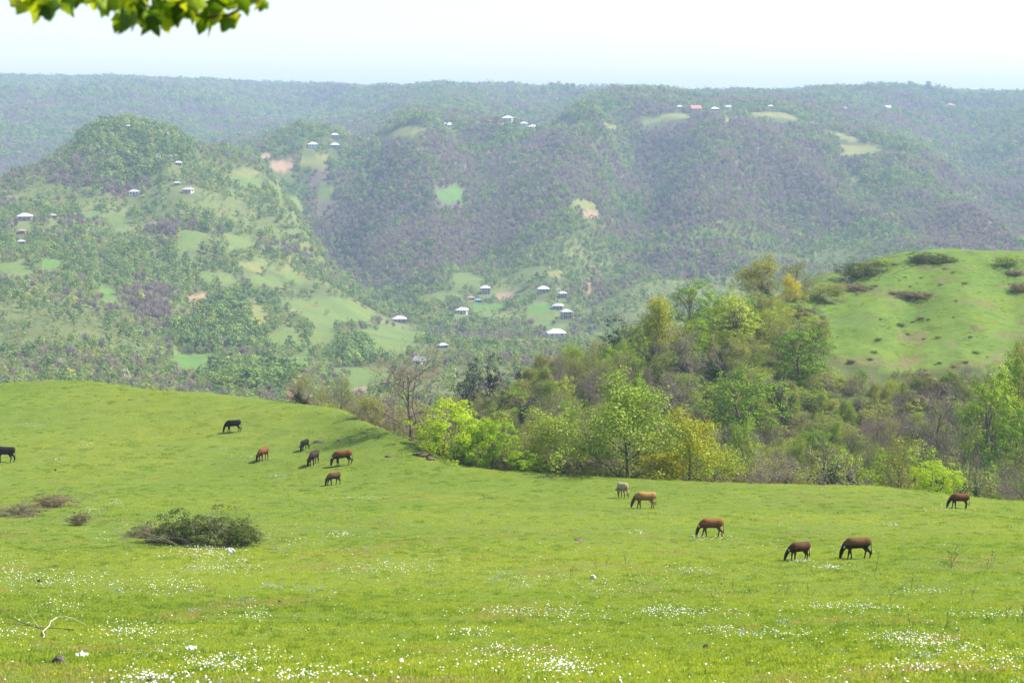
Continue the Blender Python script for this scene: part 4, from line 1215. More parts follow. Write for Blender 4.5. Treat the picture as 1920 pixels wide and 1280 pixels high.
def coat(name, main, back, legs, head, split=0.95):
    """hide colours blended by height and length: back, barrel, legs, head"""
    m, nt, b, out = new_mat(name)
    tc = N(nt, 'ShaderNodeTexCoord').outputs['Object']
    sx = N(nt, 'ShaderNodeSeparateXYZ'); nt.links.new(tc, sx.inputs[0])
    nz = noise(nt, tc, 3.0, 3)
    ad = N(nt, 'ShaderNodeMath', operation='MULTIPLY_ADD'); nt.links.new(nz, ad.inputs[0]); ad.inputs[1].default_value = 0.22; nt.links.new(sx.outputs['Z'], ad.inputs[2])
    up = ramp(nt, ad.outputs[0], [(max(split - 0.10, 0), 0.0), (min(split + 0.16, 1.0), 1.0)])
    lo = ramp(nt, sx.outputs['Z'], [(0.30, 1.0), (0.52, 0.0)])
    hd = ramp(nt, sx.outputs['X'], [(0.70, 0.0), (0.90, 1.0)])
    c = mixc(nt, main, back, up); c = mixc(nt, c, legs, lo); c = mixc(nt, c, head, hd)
    n2 = noise(nt, tc, 14.0, 4)
    c = mixc(nt, c, ramp(nt, n2, [(0.3, 0.8), (0.7, 1.2)]), 1.0, 'MULTIPLY')
    nt.links.new(c, b.inputs['Base Color'])
    b.inputs['Roughness'].default_value = 0.7
    b.inputs['Specular IOR Level'].default_value = 0.12
    return m

M_HORN = plain('horn', (0.62, 0.55, 0.42), 0.5, 0.15, 8)
M_HOOF = plain('hoof', (0.05, 0.04, 0.035), 0.6, 0.2, 8)
M_MUZZLE = plain('muzzle', (0.55, 0.47, 0.38), 0.5, 0.1, 8)
M_EYE = plain('eye', (0.01, 0.008, 0.006), 0.2, 0.0)
POSES = [dict(fl=(.10, -.08), hl=(-.10, .12), yaw=0.0), dict(fl=(-.14, .14), hl=(.10, -.14), yaw=0.25), dict(fl=(.04, -.03), hl=(-.05, .04), yaw=-0.3), dict(fl=(.18, -.10), hl=(.12, -.12), yaw=0.12)]
BODIES = [cow_body(**p) for p in POSES]

def part_mesh(fn, name):
    bm = bmesh.new(); fn(bm); bmesh.ops.recalc_face_normals(bm, faces=bm.faces)
    me = bpy.data.meshes.new(name); bm.to_mesh(me); bm.free()
    me.polygons.foreach_set('use_smooth', [True] * len(me.polygons))
    return me

def cow(px, py, wpx, rz, body, back, legs, head, label, pose=0, horns=True, split=0.95, tail_swing=0.0, ymin=12, fixw=None):
    p = hit(px, py, ymin)
    rzr = rad(rz)
    # apparent length of the animal at this heading
    app = 1.84 * abs(math.cos(rzr)) + 0.58 * abs(math.sin(rzr))
    sc = (wpx * p.y / FPX) / app
    sc = min(max(sc, 0.82), 1.25)
    o = empty('cow', p, rzr, (sc, sc * 1.08, sc * 1.13))
    gx = float(Hs(p.x + 1.0, p.y) - Hs(p.x - 1.0, p.y)) / 2.0; gy = float(Hs(p.x, p.y + 1) - Hs(p.x, p.y - 1)) / 2.0
    o.rotation_euler = (0, 0, rzr)
    along = gx * math.cos(rzr) + gy * math.sin(rzr)
    o.rotation_euler[1] = -math.atan(along) * 0.9
    o.location.z -= 0.02
    body, back, legs, head = [tuple(x * 0.62 for x in q) for q in (body, back, legs, head)]
    cm = coat('hide', body, back, legs, head, split)
    b = BODIES[pose].copy(); link('body', b, cm, o)
    P = POSES[pose]; yaw = P['yaw']; c, s_ = math.cos(yaw), math.sin(yaw)
    def hp(x, y, z):
        dx = x - 0.55
        return Vector((0.55 + dx * c - y * s_, dx * s_ + y * c, z))
    for sgn in (-1, 1):
        a0 = hp(.87, .09 * sgn, .60); a1 = hp(.855, .18 * sgn, .605); a2 = hp(.86, .28 * sgn, .57)
        link('ear', part_mesh(lambda bm: loft(bm, [(a0, Vector((0, 0, 1)), Vector((1, 0, 0)), .03, .02), (a1, Vector((0, 0, 1)), Vector((1, 0, 0)), .065, .022), (a1.lerp(a2, .6), Vector((0, 0, 1)), Vector((1, 0, 0)), .055, .016), (a2, Vector((0, 0, 1)), Vector((1, 0, 0)), .006, .005)], 8), 'ear'), cm, o)
        if horns:
            h = [hp(.85, .06 * sgn, .67), hp(.85, .16 * sgn, .70), hp(.87, .225 * sgn, .75), hp(.91, .24 * sgn, .81)]
            link('horn', part_mesh(lambda bm: loft(bm, [(q, Vector((1, 0, 0)), Vector((0, -0.5 * sgn, 1)).normalized(), r, r) for q, r in zip(h, (.036, .032, .024, .007))], 8), 'horn'), M_HORN, o)
        e = hp(.965, .108 * sgn, .49)
        link('eye', part_mesh(lambda bm: bmesh.ops.create_uvsphere(bm, u_segments=8, v_segments=6, radius=.018, matrix=Matrix.Translation(e)), 'eye'), M_EYE, o)
    t = [(-.77, 0, 1.03, .035), (-.82, 0, .98, .028), (-.825, tail_swing * .3, .75, .02), (-.83, tail_swing * .7, .52, .018), (-.835, tail_swing * .9, .42, .04), (-.84, tail_swing, .30, .035), (-.84, tail_swing, .22, .008)]
    link('tail', part_mesh(lambda bm: limb(bm, t, 8), 'tail'), cm, o)
    mz = hp(1.042, 0, .115)
    link('muzzle', part_mesh(lambda bm: bmesh.ops.create_uvsphere(bm, u_segments=10, v_segments=8, radius=1.0, matrix=Matrix.Translation(mz) @ Matrix.Diagonal((.052, .062, .045, 1))), 'muzzle'), M_MUZZLE if head[0] > 0.035 else M_HOOF, o)
    for i, (sx, f) in enumerate(((.46, P['fl']), (-.57, P['hl']))):
        for k, sgn in enumerate((-1, 1)):
            q = Vector((sx + f[k] + .008, (.135 if i == 0 else .145) * sgn, 0))
            link('hoof', part_mesh(lambda bm: loft(bm, [(q + Vector((0, 0, -.03)), Vector((0, 1, 0)), Vector((1, 0, 0)), .052, .068), (q + Vector((-.005, 0, .055)), Vector((0, 1, 0)), Vector((1, 0, 0)), .044, .052)], 8), 'hoof'), M_HOOF, o)
    tag(o, label, 'cow', 'cattle grazing on the meadow')
    return o

BLK = (0.012, 0.010, 0.009)
cow(10, 866, 62, 179, BLK, (0.03, 0.02, 0.015), BLK, BLK, 'black cow cut off by the left edge of the picture', 0, False, tail_swing=.08)
cow(438, 810, 34, 182, BLK, (0.022, 0.016, 0.012), BLK, BLK, 'black cow grazing highest up, nearest the meadow crest', 3, False)
cow(494, 863, 25, 246, (0.15, 0.055, 0.02), (0.26, 0.10, 0.035), (0.09, 0.035, 0.015), (0.05, 0.022, 0.012), 'reddish brown calf below the highest black cow', 2, False, .98)
cow(571, 844, 21, 244, BLK, (0.018, 0.015, 0.014), BLK, BLK, 'small black calf, uppermost of the close group of four', 1, False)
cow(589, 871, 24, 250, (0.035, 0.022, 0.017), (0.06, 0.036, 0.026), (0.02, 0.013, 0.01), (0.025, 0.016, 0.012), 'dark grey-brown calf in the middle of the group of four', 2, False)
cow(644, 872, 42, 183, (0.02, 0.012, 0.009), (0.30, 0.105, 0.03), (0.014, 0.01, 0.008), (0.06, 0.025, 0.013), 'black cow with a rusty red back and pale horns', 0, True, 0.86, 0.05)
cow(625, 909, 33, 222, (0.045, 0.022, 0.014), (0.13, 0.055, 0.026), (0.02, 0.012, 0.009), (0.02, 0.012, 0.009), 'dark brown cow, lowest of the left-hand group', 3, False, .96)
cow(1168, 933, 30, 116, (0.48, 0.34, 0.19), (0.64, 0.48, 0.29), (0.20, 0.13, 0.07), (0.38, 0.25, 0.13), 'cream cow seen from behind at the far lip', 2, True, .97)
cow(1209, 953, 47, 182, (0.38, 0.19, 0.06), (0.56, 0.30, 0.10), (0.19, 0.095, 0.035), (0.13, 0.06, 0.025), 'tan cow in front of the cream one', 0, False, .97, -.05)
cow(1334, 1006, 53, 172, (0.20, 0.07, 0.022), (0.38, 0.15, 0.045), (0.09, 0.035, 0.014), (0.10, 0.042, 0.02), 'rich red-brown cow alone in the middle right', 3, True, .98, .04)
cow(1497, 1051, 54, 206, (0.06, 0.024, 0.013), (0.14, 0.05, 0.022), (0.022, 0.012, 0.009), (0.045, 0.022, 0.013), 'dark brown cow with upturned horns, left of the nearest pair', 2, True, .98, .03)
cow(1607, 1047, 60, 180, (0.038, 0.02, 0.012), (0.24, 0.12, 0.04), (0.016, 0.01, 0.008), (0.016, 0.01, 0.008), 'nearly black cow with a tan back, right of the nearest pair', 1, True, .97, .04)
cow(1798, 953, 43, 184, (0.09, 0.032, 0.015), (0.22, 0.075, 0.026), (0.035, 0.016, 0.01), (0.03, 0.015, 0.01), 'dark red cow alone at the far right lip', 0, False, .97)

# ------------------------------------------------------------------ turf: short grass, stuff
L_GRASS = leaf_mat('grass_blades', None, 0.5, True, 0.08)
def grass_tuft(n, rad_, h, w):
    a = rng.uniform(0, 6.28, n); r = rad_ * np.sqrt(rng.uniform(size=n))
    base = np.c_[r * np.cos(a), r * np.sin(a), np.full(n, -0.01)]
    d = rng.normal(size=(n, 3)) * 0.38; d[:, 2] = 1
    L = h * rng.uniform(0.4, 1.2, (n, 1))
    tip = base + d / np.linalg.norm(d, axis=1, keepdims=True) * L
    side = np.cross(d, rng.normal(size=(n, 3))); side /= np.linalg.norm(side, axis=1, keepdims=True)
    mid = base * 0.45 + tip * 0.55 + rng.normal(size=(n, 3)) * 0.006
    V = np.stack([base - side * w, base + side * w, mid + side * w * 0.8, tip], 1).reshape(-1, 3)
    return np_mesh('tuft', V, np.arange(n * 4).reshape(n, 4), [L_GRASS])

def pasture_turf(P, n0=26000):
    X = rng.uniform(60, 200, n0); Y = rng.uniform(325, 420, n0)
    k = in_poly(X, Y, PASTURE_W) & (rng.uniform(size=n0) < 0.55 + fbm(X / 6, Y / 6, 3, 151))
    return X[k], Y[k]

def plant_turf():
    protos = [grass_tuft(76, 0.18, 0.055, 0.0032) for _ in range(5)] + [grass_tuft(60, 0.14, 0.12, 0.004) for _ in range(2)]
    PX = []; 
    for y0, y1, dens, sc in ((16, 40, 22, 1.0), (40, 70, 11, 1.35), (70, 115, 5.5, 1.9), (115, 175, 2.6, 2.7), (175, 240, 1.4, 3.4)):
        w0 = 0.33 * y1 + 4
        n = int(2 * w0 * (y1 - y0) * dens)
        X = rng.uniform(-w0, w0, n); Y = rng.uniform(y0, y1, n)
        d = Y - np.interp(X / Y, E_S, EP[:, 1])
        k = (np.abs(X) < 0.33 * Y + 3) & (d < 3)
        X, Y = X[k], Y[k]
        PX.append(np.c_[X, Y, np.full(len(X), sc)])
    X, Y = pasture_turf(PASTURE_W)
    PX.append(np.c_[X, Y, np.full(len(X), 4.2)])
    P = np.concatenate(PX); X, Y, S = P.T; n = len(P)
    lush = fbm(X / 9, Y / 9, 4, 131) + 0.6 * fbm(X / 1.6, Y / 1.6, 2, 133)
    S = S * rng.uniform(0.7, 1.25, n) * (1 + 0.35 * lush)
    tall = (rng.uniform(size=n) < 0.05 + 0.4 * np.clip(lush - 0.12, 0, 1))
    idx = np.where(tall, rng.integers(5, 7, n), rng.integers(0, 5, n))
    g = np.clip(0.5 + 0.9 * fbm(X / 14, Y / 14, 4, 135) + 0.35 * rng.normal(size=n) * 0.5, 0, 1)[:, None]
    yl = np.array([0.42, 0.47, 0.065]); gr = np.array([0.26, 0.36, 0.05])
    tint = gr * (1 - g) + yl * g
    tint = np.where(tall[:, None], tint * np.array([0.55, 0.68, 0.7]), tint)
    dry = (fbm(X / 5, Y / 5, 3, 137) > 0.3) & (rng.uniform(size=n) < 0.5)
    tint[dry] = np.array([0.40, 0.35, 0.13])
    z3 = np.c_[S, S, 0.9 * np.minimum(S, 1.15)]
    o = scatter('grass', np.c_[X, Y, Hs(X, Y) - 0.004], rng.uniform(0, 6.28, n), z3, idx, protos, tint)
    tag(o, 'short grazed green grass of the meadow', None, None, 'stuff')
    print('tufts', n)
plant_turf()

# ------------------------------------------------------------------ meadow flowers, stuff
def flower_mesh(r, n, h, mats):
    V = [(0, 0, h)] + [(r * math.cos(6.2832 * i / n) * (1 if i % 2 else .82), r * math.sin(6.2832 * i / n) * (1 if i % 2 else .82), h - 0.25 * r) for i in range(n)]
    V += [(r * 0.3 * math.cos(6.2832 * i / n), r * 0.3 * math.sin(6.2832 * i / n), h + 0.16 * r) for i in range(n)]
    Fc = [(1 + i, 1 + (i + 1) % n, 1 + n + (i + 1) % n, 1 + n + i) for i in range(n)]
    mi = [0] * n
    Fc.append(tuple(range(1 + n, 1 + 2 * n))); mi.append(1)
    b = len(V); V += [(-.0015, 0, 0), (.0015, 0, 0), (.001, 0, h), (-.001, 0, h)]; Fc.append((b, b + 1, b + 2, b + 3)); mi.append(2)
    me = mesh_np('flower', V, Fc)
    for m in mats: me.materials.append(m)
    me.polygons.foreach_set('material_index', mi)
    return me
M_PETAL = plain('white_petals', (0.86, 0.86, 0.84), 0.7, 0.04)
M_YEL = plain('yellow_florets', (0.78, 0.60, 0.03), 0.7, 0.08)
M_BLU = plain('blue_petals', (0.40, 0.45, 0.78), 0.7, 0.1)
M_STEM = plain('flower_stem', (0.10, 0.17, 0.03), 0.8, 0.1)
WHITE = [(80, 1085, 70, 14, 90), (30, 1075, 30, 12, 40), (150, 1090, 50, 10, 30), (170, 1092, 60, 12, 26), (300, 1095, 60, 14, 70), (340, 1100, 40, 10, 30), (385, 1033, 55, 12, 130), (430, 1065, 60, 10, 90), (400, 1045, 80, 14, 60), (110, 1135, 50, 16, 50), (245, 1182, 50, 12, 95),
         (320, 1195, 60, 16, 50), (420, 1245, 55, 14, 110), (470, 1155, 40, 16, 50), (270, 1275, 60, 8, 60), (330, 1240, 60, 12, 30), (20, 1185, 40, 10, 30), (740, 1062, 60, 8, 70), (700, 1068, 80, 10, 40), (990, 1087, 60, 6, 30), (960, 1147, 60, 8, 70), (1050, 1150, 50, 12, 60),
         (880, 1187, 40, 8, 45), (950, 1222, 50, 14, 60), (1030, 1240, 60, 18, 110), (1060, 1255, 50, 12, 60), (870, 1245, 40, 8, 20), (1245, 1147, 50, 8, 100), (1310, 1150, 80, 6, 80), (1350, 1183, 40, 7, 55), (1450, 1190, 50, 8, 60), (1690, 1195, 60, 10, 120), (1740, 1205, 60, 10, 110), (1820, 1220, 70, 10, 70),
         (1880, 1245, 60, 10, 60), (1580, 1137, 70, 6, 80), (1640, 1143, 60, 6, 50), (1860, 1155, 80, 4, 60), (1290, 1071, 40, 4, 40), (1560, 1064, 30, 3, 50), (1500, 1053, 25, 3, 30), (1710, 1255, 60, 10, 60), (1730, 1110, 40, 4, 30), (1140, 1100, 80, 14, 60), (1120, 1160, 60, 10, 30), (1330, 1010, 40, 4, 26), (640, 1003, 40, 4, 40), (470, 1003, 20, 4, 20), (320, 970, 40, 6, 22),
         (175, 958, 20, 3, 24), (216, 943, 14, 4, 24), (60, 798, 30, 3, 20), (105, 862, 16, 3, 20), (160, 832, 24, 4, 20), (230, 870, 30, 3, 20), (415, 843, 16, 3, 16), (455, 860, 24, 3, 16), (520, 893, 20, 3, 16), (670, 935, 40, 4, 30), (1190, 1000, 20, 4, 12), (1665, 985, 20, 3, 16), (1760, 955, 20, 2, 16), (200, 1010, 40, 6, 14), (560, 1015, 40, 6, 14), (500, 1010, 20, 4, 12), (15, 1050, 30, 10, 20), (640, 1260, 100, 14, 30), (560, 1270, 60, 8, 40), (500, 1235, 40, 14, 24)]
BLUE = [(515, 1101, 22, 4, 34), (595, 1106, 24, 5, 30), (945, 1076, 20, 3, 20), (920, 1090, 16, 3, 14), (980, 1102, 20, 3, 18), (370, 1065, 30, 4, 30), (225, 1109, 16, 4, 20), (455, 1127, 24, 4, 24), (405, 1252, 20, 5, 16), (1400, 1188, 24, 3, 26), (1730, 1234, 36, 5, 34), (1470, 1168, 30, 4, 16), (690, 1030, 40, 4, 20), (530, 1033, 20, 4, 20), (270, 1230, 40, 8, 14), (360, 1145, 12, 4, 12)]
def flowers(name, clusters, extra, mats, label, r):
    P = []
    for cx, cy, rx, ry, n in clusters:
        for _ in range(int(n * 1.5)):
            P.append((cx + random.gauss(0, rx * 0.68), cy + random.gauss(0, ry * 0.75) + (random.gauss(0, rx * 0.55) * 0.04)))
    for _ in range(extra):
        P.append((random.uniform(-60, 1980), 1290 - 330 * random.random() ** 1.05))
    W = [hit(min(max(x, -80), 2000), min(y, 1300)) for x, y in P]
    n = len(W); pts = np.array([tuple(w) for w in W])
    pts[:, :2] += rng.normal(size=(n, 2)) * 0.03; pts[:, 2] = Hs(pts[:, 0], pts[:, 1])
    sc = rng.uniform(0.75, 1.25, n) * (1 + np.clip((pts[:, 1] - 35) / 90, 0, 0.9))
    o = scatter(name, pts, rng.uniform(0, 6.28, n), sc, np.zeros(n), [flower_mesh(r, 8, 0.085, mats)], None, rng.normal(size=(n, 2)) * 0.3 + np.array([0.5, 0.1]))
    tag(o, label, None, None, 'stuff')
flowers('white_flowers', WHITE, 1100, [M_PETAL, M_YEL, M_STEM], 'drifts of small white daisies in the meadow', 0.018)
flowers('yellow_flowers', [], 520, [M_YEL, M_YEL, M_STEM], 'scattered yellow buttercups in the meadow', 0.015)
flowers('blue_flowers', BLUE, 40, [M_BLU, M_BLU, M_STEM], 'small patches of pale blue flowers in the meadow', 0.015)

# ------------------------------------------------------------------ dry dock stalks
M_DRY = plain('dry_stalk', (0.09, 0.065, 0.04), 0.9, 0.2, 20)
def stalk_mesh(seed):
    segs, tips = skeleton(900 + seed, 0.85, 0.007, 1, (5, 3), 0.4, 0.4, 0.45, 0.08, 0.3)
    tr = tubes('stem', segs, [M_DRY], 0.004)
    C = np.array([tuple(t[0]) for t in tips for _ in range(8)]); C = C + rng.normal(size=C.shape) * 0.02
    V, Fq = cards(C, rng.normal(size=C.shape), 0.03 * rng.uniform(.6, 1.3, len(C)))
    return tr, np_mesh('seed_head', V, Fq, [M_DRY])
DOCKS = {}
STALKS = [stalk_mesh(i) for i in range(4)]
for i, (px, py, hpx) in enumerate([(1708, 1190, 46), (1752, 1180, 44), (1180, 1062, 30), (1335, 1105, 32), (1375, 1112, 32), (1460, 1115, 30), (1515, 1118, 34), (1445, 1110, 24), (1116, 1068, 26), (1130, 1060, 20), (1700, 1105, 40), (1760, 1060, 40), (1780, 1065, 46), (1853, 1065, 34), (1840, 1070, 26),
                                   (1655, 1130, 34), (1820, 1125, 30), (1805, 1128, 26), (1900, 1160, 40), (1885, 1165, 34), (1915, 1170, 30), (1040, 1090, 22), (1060, 1085, 26), (1075, 1080, 22), (1640, 1080, 40), (1535, 1080, 26), (820, 1045, 14), (835, 1043, 14), (905, 1047, 18), (1350, 1125, 30), (900, 960, 14), (690, 905, 10), (540, 930, 14)]):
    p = hit(px, py); k = hpx * p.y / FPX / 0.85
    o = empty('dry_stalk', p, i * 1.7, (k * 1.5, k * 1.5, k))
    tr, sh = STALKS[i % 4]
    link('stem', tr, None, o); link('seed_head', sh, None, o)
    near = 'the nearest pair of cows' if abs(px - 1550) < 130 else 'the right edge' if px > 1780 else 'the right foreground' if px > 1640 else 'the middle right cow' if px > 1250 else 'the middle of the meadow'
    lb = ('tall ' if hpx > 38 else 'short ' if hpx < 24 else '') + 'dark dry dock stalk standing near ' + near
    tag(o, lb, 'plant', 'dry dock stalks in the meadow')
    DOCKS.setdefault(lb, []).append((px, o))
for lb, q in DOCKS.items():
    for i, (px, o) in enumerate(sorted(q, key=lambda t: t[0])):
        if len(q) > 1: o['label'] = lb + ', ' + ORD[i] + ' from the left'

# ------------------------------------------------------------------ small things lying in the grass
def lump(name, px, py, wpx, hpx, mat, label, cat, seed):
    p = hit(px, py); k = p.y / FPX
    bm = bmesh.new(); bmesh.ops.create_icosphere(bm, subdivisions=3, radius=0.5)
    R = random.Random(seed); ox = R.uniform(0, 50)
    for v in bm.verts:
        c = v.co
        f = 1 + 0.5 * float(fbm(np.array([c.x * 2.2 + ox]), np.array([c.y * 2.2 + c.z * 1.7]), 3, seed)[0])
        v.co = Vector((c.x * f * wpx * k, c.y * f * wpx * k * 0.8, max(c.z * f, -0.25) * hpx * k * 1.5))
    me = bpy.data.meshes.new(name); bm.to_mesh(me); bm.free()
    o = link(name, me, mat); o.location = p + Vector((0, 0, hpx * k * 0.2))
    tag(o, label, cat)
M_ROCK = plain('lichened_rock', (0.12, 0.105, 0.085), 0.9, 0.5, 9)
M_PALE = plain('pale_stone', (0.55, 0.52, 0.48), 0.9, 0.3, 9)
M_CLOD = plain('dark_earth', (0.07, 0.05, 0.035), 0.95, 0.4, 12)
M_BANK = plain('brown_earth', (0.13, 0.095, 0.06), 0.95, 0.45, 3)
lump('rock', 111, 1247, 30, 22, M_ROCK, 'dark rough rock in the grass at the lower left', 'rock', 3)
lump('rock', 432, 1036, 17, 12, M_PALE, 'pale stone at the foot of the wide bramble thicket', 'rock', 5)
lump('rock', 752, 1243, 12, 10, M_PALE, 'whitish stone in the bottom foreground', 'rock', 6)
lump('rock', 1113, 1085, 12, 9, M_PALE, 'pale stone in the middle of the meadow', 'rock', 8)
lump('rock', 1463, 1147, 7, 5, M_PALE, 'small whitish stone below the horned dark brown cow', 'rock', 9)
lump('earth_clod', 525, 1132, 10, 8, M_CLOD, 'dark clod of earth left of the meadow centre', 'clod', 11)
lump('earth_clod', 74, 1090, 9, 6, M_CLOD, 'dark clod among the daisies at the left', 'clod', 12)
lump('earth_clod', 280, 1276, 12, 8, M_CLOD, 'brown clod at the bottom edge of the meadow', 'clod', 13)
lump('earth_clod', 1325, 1215, 14, 9, M_CLOD, 'brown clod with weeds in the right foreground', 'clod', 14)
lump('earth_clod', 104, 882, 4, 4, M_CLOD, 'tiny dark clod below the cow at the left edge', 'clod', 15)

for i, (px, py, w_, h_, lb) in enumerate([(792, 853, 30, 6, 'crumbling brown earth bank under the bright bushy trees'), (808, 861, 18, 6, 'right end of the crumbling earth bank under the bright bushy trees'), (730, 855, 16, 3, 'thin brown earth scar left of the crumbling bank'),
                                         (600, 828, 24, 3, 'brown scar on the mound beside the small black calf'), (636, 826, 10, 4, 'small brown clod on the mound above the red-backed cow'), (1090, 1012, 26, 3, 'brown worn scar in the middle of the meadow')]):
    lump('earth_bank', px, py, w_, h_, M_BANK, lb, 'earth bank', 30 + i)

def scrap(px, py, wpx, hpx, label, seed):
    p = hit(px, py); k = p.y / FPX; R = random.Random(seed)
    nx, ny = 7, 4
    V = []; 
    for t in (0, 0.006):
        for j in range(ny):
            for i in range(nx):
                V.append(((i / (nx - 1) - .5) * wpx * k + R.gauss(0, .006), (j / (ny - 1) - .5) * 0.16 + R.gauss(0, .006), 0.05 + abs(R.gauss(0, hpx * k * 0.35)) + t))
    Fc = []
    g = lambda t, j, i: t * nx * ny + j * nx + i
    for j in range(ny - 1):
        for i in range(nx - 1):
            Fc += [(g(0, j, i), g(0, j + 1, i), g(0, j + 1, i + 1), g(0, j, i + 1)), (g(1, j, i), g(1, j, i + 1), g(1, j + 1, i + 1), g(1, j + 1, i))]
    ring = [(0, i) for i in range(nx)] + [(j, nx - 1) for j in range(1, ny)] + [(ny - 1, i) for i in range(nx - 2, -1, -1)] + [(j, 0) for j in range(ny - 2, 0, -1)]
    for a, b in zip(ring, ring[1:] + ring[:1]): Fc.append((g(0, *a), g(0, *b), g(1, *b), g(1, *a)))
    o = link('plastic_scrap', mesh_np('plastic_scrap', V, Fc), M_PLASTIC); o.location = p; o.rotation_euler = (0, 0, R.uniform(-.4, .4))
    tag(o, label, 'litter')
M_PLASTIC = plain('crumpled_plastic', (0.66, 0.70, 0.68), 0.4, 0.12, 10)
scrap(153, 1234, 24, 8, 'flat white plastic scrap right of the dark rock', 2)
scrap(358, 1220, 20, 8, 'crumpled pale plastic scrap in the lower left foreground', 4)

M_DEAD = plain('dead_wood', (0.42, 0.35, 0.27), 0.9, 0.25, 12)
M_DEAD2 = plain('dark_dead_wood', (0.15, 0.125, 0.10), 0.9, 0.25, 12)
def ground_branch(name, lines, label, parent_name='stem'):
    base = hit(*lines[0][0][0])
    o = empty(name, base)
    for pts, r, h, mat, nm in lines:
        segs = []; Q = []
        for i, (x, y) in enumerate(pts):
            q = hit(x, y + h[i] * FPX / base.y); Q.append(q + Vector((0, 0, h[i] + 0.03)) - base)
        for i in range(len(Q) - 1):
            segs.append((Q[i], Q[i + 1], r * (1 - .8 * i / len(Q)), r * (1 - .8 * (i + 1) / len(Q)), 0))
        link(nm, tubes(nm, segs, [mat], 0.004), None, o)
    tag(o, label, 'branch')
ground_branch('fallen_branch', [
    ([(84, 1196), (80, 1186), (92, 1174), (96, 1163), (108, 1154), (122, 1151), (138, 1156), (152, 1166), (166, 1174)], 0.024, [0, .03, .1, .2, .3, .34, .25, .12, .02], M_DEAD, 'limb'),
    ([(84, 1182), (66, 1174), (44, 1168), (22, 1158), (6, 1140), (-8, 1130)], 0.018, [.05, .05, .06, .08, .2, .28], M_DEAD2, 'twig'),
    ([(138, 1182), (110, 1179), (80, 1177), (44, 1172), (10, 1168), (-10, 1166)], 0.016, [.04, .03, .05, .05, .06, .06], M_DEAD2, 'twig'),
    ([(74, 1178), (66, 1166), (58, 1150), (52, 1138)], 0.010, [.05, .1, .2, .3], M_DEAD, 'twig'),
    ([(44, 1170), (30, 1176), (12, 1180), (-6, 1184)], 0.010, [.05, .03, .03, .03], M_DEAD2, 'twig')], 'dead forked branch lying in the grass at the left edge')
ground_branch('fallen_stick', [([(390, 1132), (398, 1137), (410, 1139), (424, 1137), (436, 1137)], 0.018, [.06, .02, .02, .04, .02], M_DEAD, 'stick')], 'short pale stick in the grass left of the dark clod')

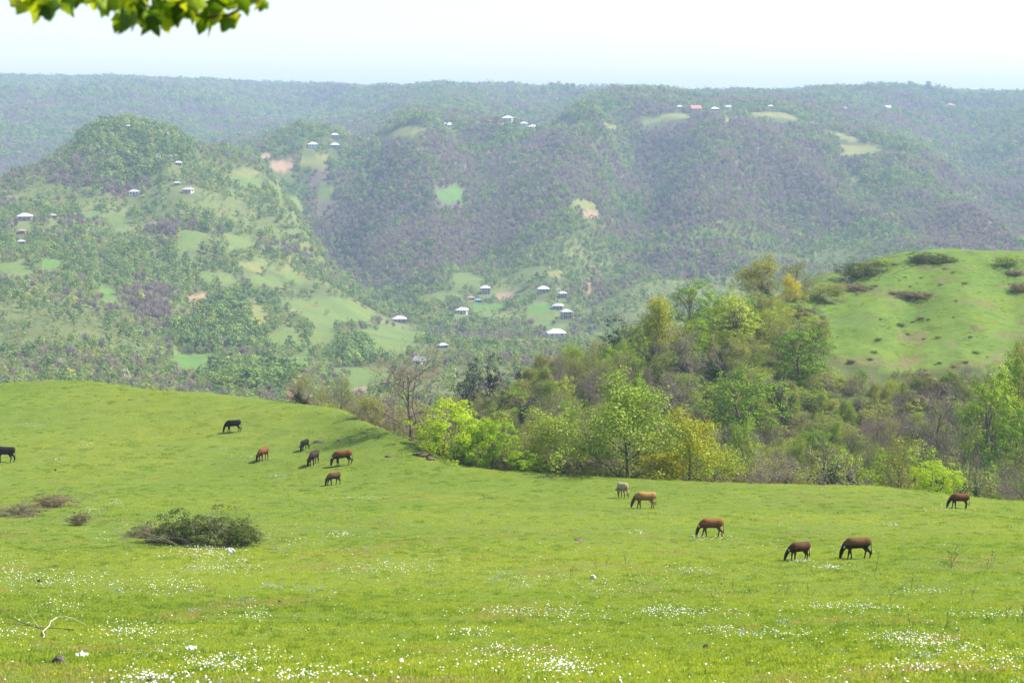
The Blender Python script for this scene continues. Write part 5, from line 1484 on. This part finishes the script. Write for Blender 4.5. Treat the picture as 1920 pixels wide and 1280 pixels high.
# ------------------------------------------------------------------ leafy branch hanging into the top of the view
def overhang():
    m, nt, b, out = new_mat('maple_leaf')
    geo = N(nt, 'ShaderNodeObjectInfo')
    c = ramp(nt, geo.outputs['Random'], [(0, (0.09, 0.18, 0.018)), (0.3, (0.24, 0.36, 0.025)), (1, (0.55, 0.62, 0.035))])
    tc = N(nt, 'ShaderNodeTexCoord').outputs['Object']
    c = mixc(nt, c, ramp(nt, noise(nt, tc, 18, 4), [(0.3, 0.75), (0.7, 1.2)]), 1.0, 'MULTIPLY')
    nt.links.new(c, b.inputs['Base Color']); b.inputs['Roughness'].default_value = 0.45; b.inputs['Specular IOR Level'].default_value = 0.3
    t = N(nt, 'ShaderNodeBsdfTranslucent'); nt.links.new(mixc(nt, c, (1.5, 1.35, 0.5), 1.0, 'MULTIPLY'), t.inputs['Color'])
    mx = N(nt, 'ShaderNodeMixShader'); mx.inputs[0].default_value = 0.62
    nt.links.new(b.outputs[0], mx.inputs[1]); nt.links.new(t.outputs[0], mx.inputs[2]); nt.links.new(mx.outputs[0], out.inputs['Surface'])
    outline = [(0, 0), (.18, -.05), (.36, .05), (.36, .20), (.46, .36), (.42, .50), (.28, .56), (.20, .76), (.08, .90), (0, 1.0), (-.08, .90), (-.20, .76), (-.28, .56), (-.42, .50), (-.46, .36), (-.36, .20), (-.36, .05), (-.18, -.05)]
    metas = []
    for v in range(3):
        R = random.Random(40 + v); V = []
        for x, y in outline:
            V.append((x * R.uniform(.85, 1.15), y, -0.28 * x * x - 0.22 * y * y * (1 + .4 * v) + R.gauss(0, .012)))
        V.append((0, .36, 0.03))
        k = len(outline)
        n0 = len(V)
        V += [(x, y, z - 0.004) for x, y, z in V]
        Fc = [(i, (i + 1) % k, k) for i in range(k)] + [(n0 + (i + 1) % k, n0 + i, n0 + k) for i in range(k)]
        Fc += [(i, n0 + i, n0 + (i + 1) % k, (i + 1) % k) for i in range(k)]
        metas.append(mesh_np('leaf', V, Fc, True)); metas[-1].materials.append(m)
    Yd = 6.2
    root = empty('overhanging_branch', tuple(pix(180, -420, Yd + .3)))
    R0 = root.location.copy()
    tw = [[(180, -420), (200, -250), (250, -120), (300, -40), (350, 22), (385, 34), (430, 28), (470, 8), (486, 0)], [(250, -120), (200, -60), (150, -20), (110, 2), (75, 8), (30, 4)], [(300, -40), (270, 0), (262, 20), (250, 40)], [(300, -40), (310, 0), (316, 30)], [(350, 22), (300, 36), (275, 46)], [(250, -120), (340, -60), (420, -25), (470, -6)]]
    for i, ln in enumerate(tw):
        P = [Vector(pix(x, y, Yd + 0.15 * math.sin(i * 2 + j * .6))) - R0 for j, (x, y) in enumerate(ln)]
        r = 0.012 if i == 0 else 0.006
        link('twig', tubes('twig', [(a, b_, r * (1 - .7 * j / len(P)), r * (1 - .7 * (j + 1) / len(P)), 1) for j, (a, b_) in enumerate(zip(P[:-1], P[1:]))], [M_BARK], 0.003), None, root)
    spots = [(28, 2, 50), (52, -8, 55), (72, 4, 60), (90, 10, 60), (108, 2, 60), (122, -6, 55), (96, -14, 60), (60, -22, 60), (160, -6, 40), (178, -2, 36), (200, 4, 44), (196, -12, 50), (222, 2, 56), (240, 8, 60), (236, 32, 56), (252, 22, 60), (266, 4, 62), (280, 24, 60), (300, 6, 64), (296, 34, 52), (318, 22, 60), (330, 4, 60), (310, 44, 36), (326, 44, 34), (346, 14, 60), (356, -4, 60), (372, 6, 62), (390, 22, 60), (400, 4, 64), (416, 24, 62), (420, 6, 60), (432, 32, 44), (410, 36, 48), (440, 2, 54), (462, -4, 50), (486, 4, 40), (496, 8, 34), (474, -12, 46), (256, -16, 70), (300, -20, 70), (350, -24, 70), (400, -22, 70), (440, -24, 60), (230, -24, 60)]
    R = random.Random(77)
    spots = [(x, y, s * .8) for x, y, s in spots] + [(x + R.uniform(-14, 14), y + R.uniform(-14, 8), s * .7) for x, y, s in spots]
    for i, (x, y, s) in enumerate(spots):
        q = Vector(pix(x + R.uniform(-4, 4), y - 6, Yd + R.uniform(-.28, .28)))
        o = link('leaf', metas[i % 3], None, root)
        o.location = q - R0
        k = s * Yd / FPX * R.uniform(.8, 1.15)
        o.scale = (k, k, k)
        o.rotation_euler = (rad(R.uniform(-150, -40)), rad(R.uniform(-40, 40)), rad(R.uniform(-70, 70)))
    tag(root, 'sunlit leafy maple branch hanging into the top left of the sky', 'branch')
overhang()
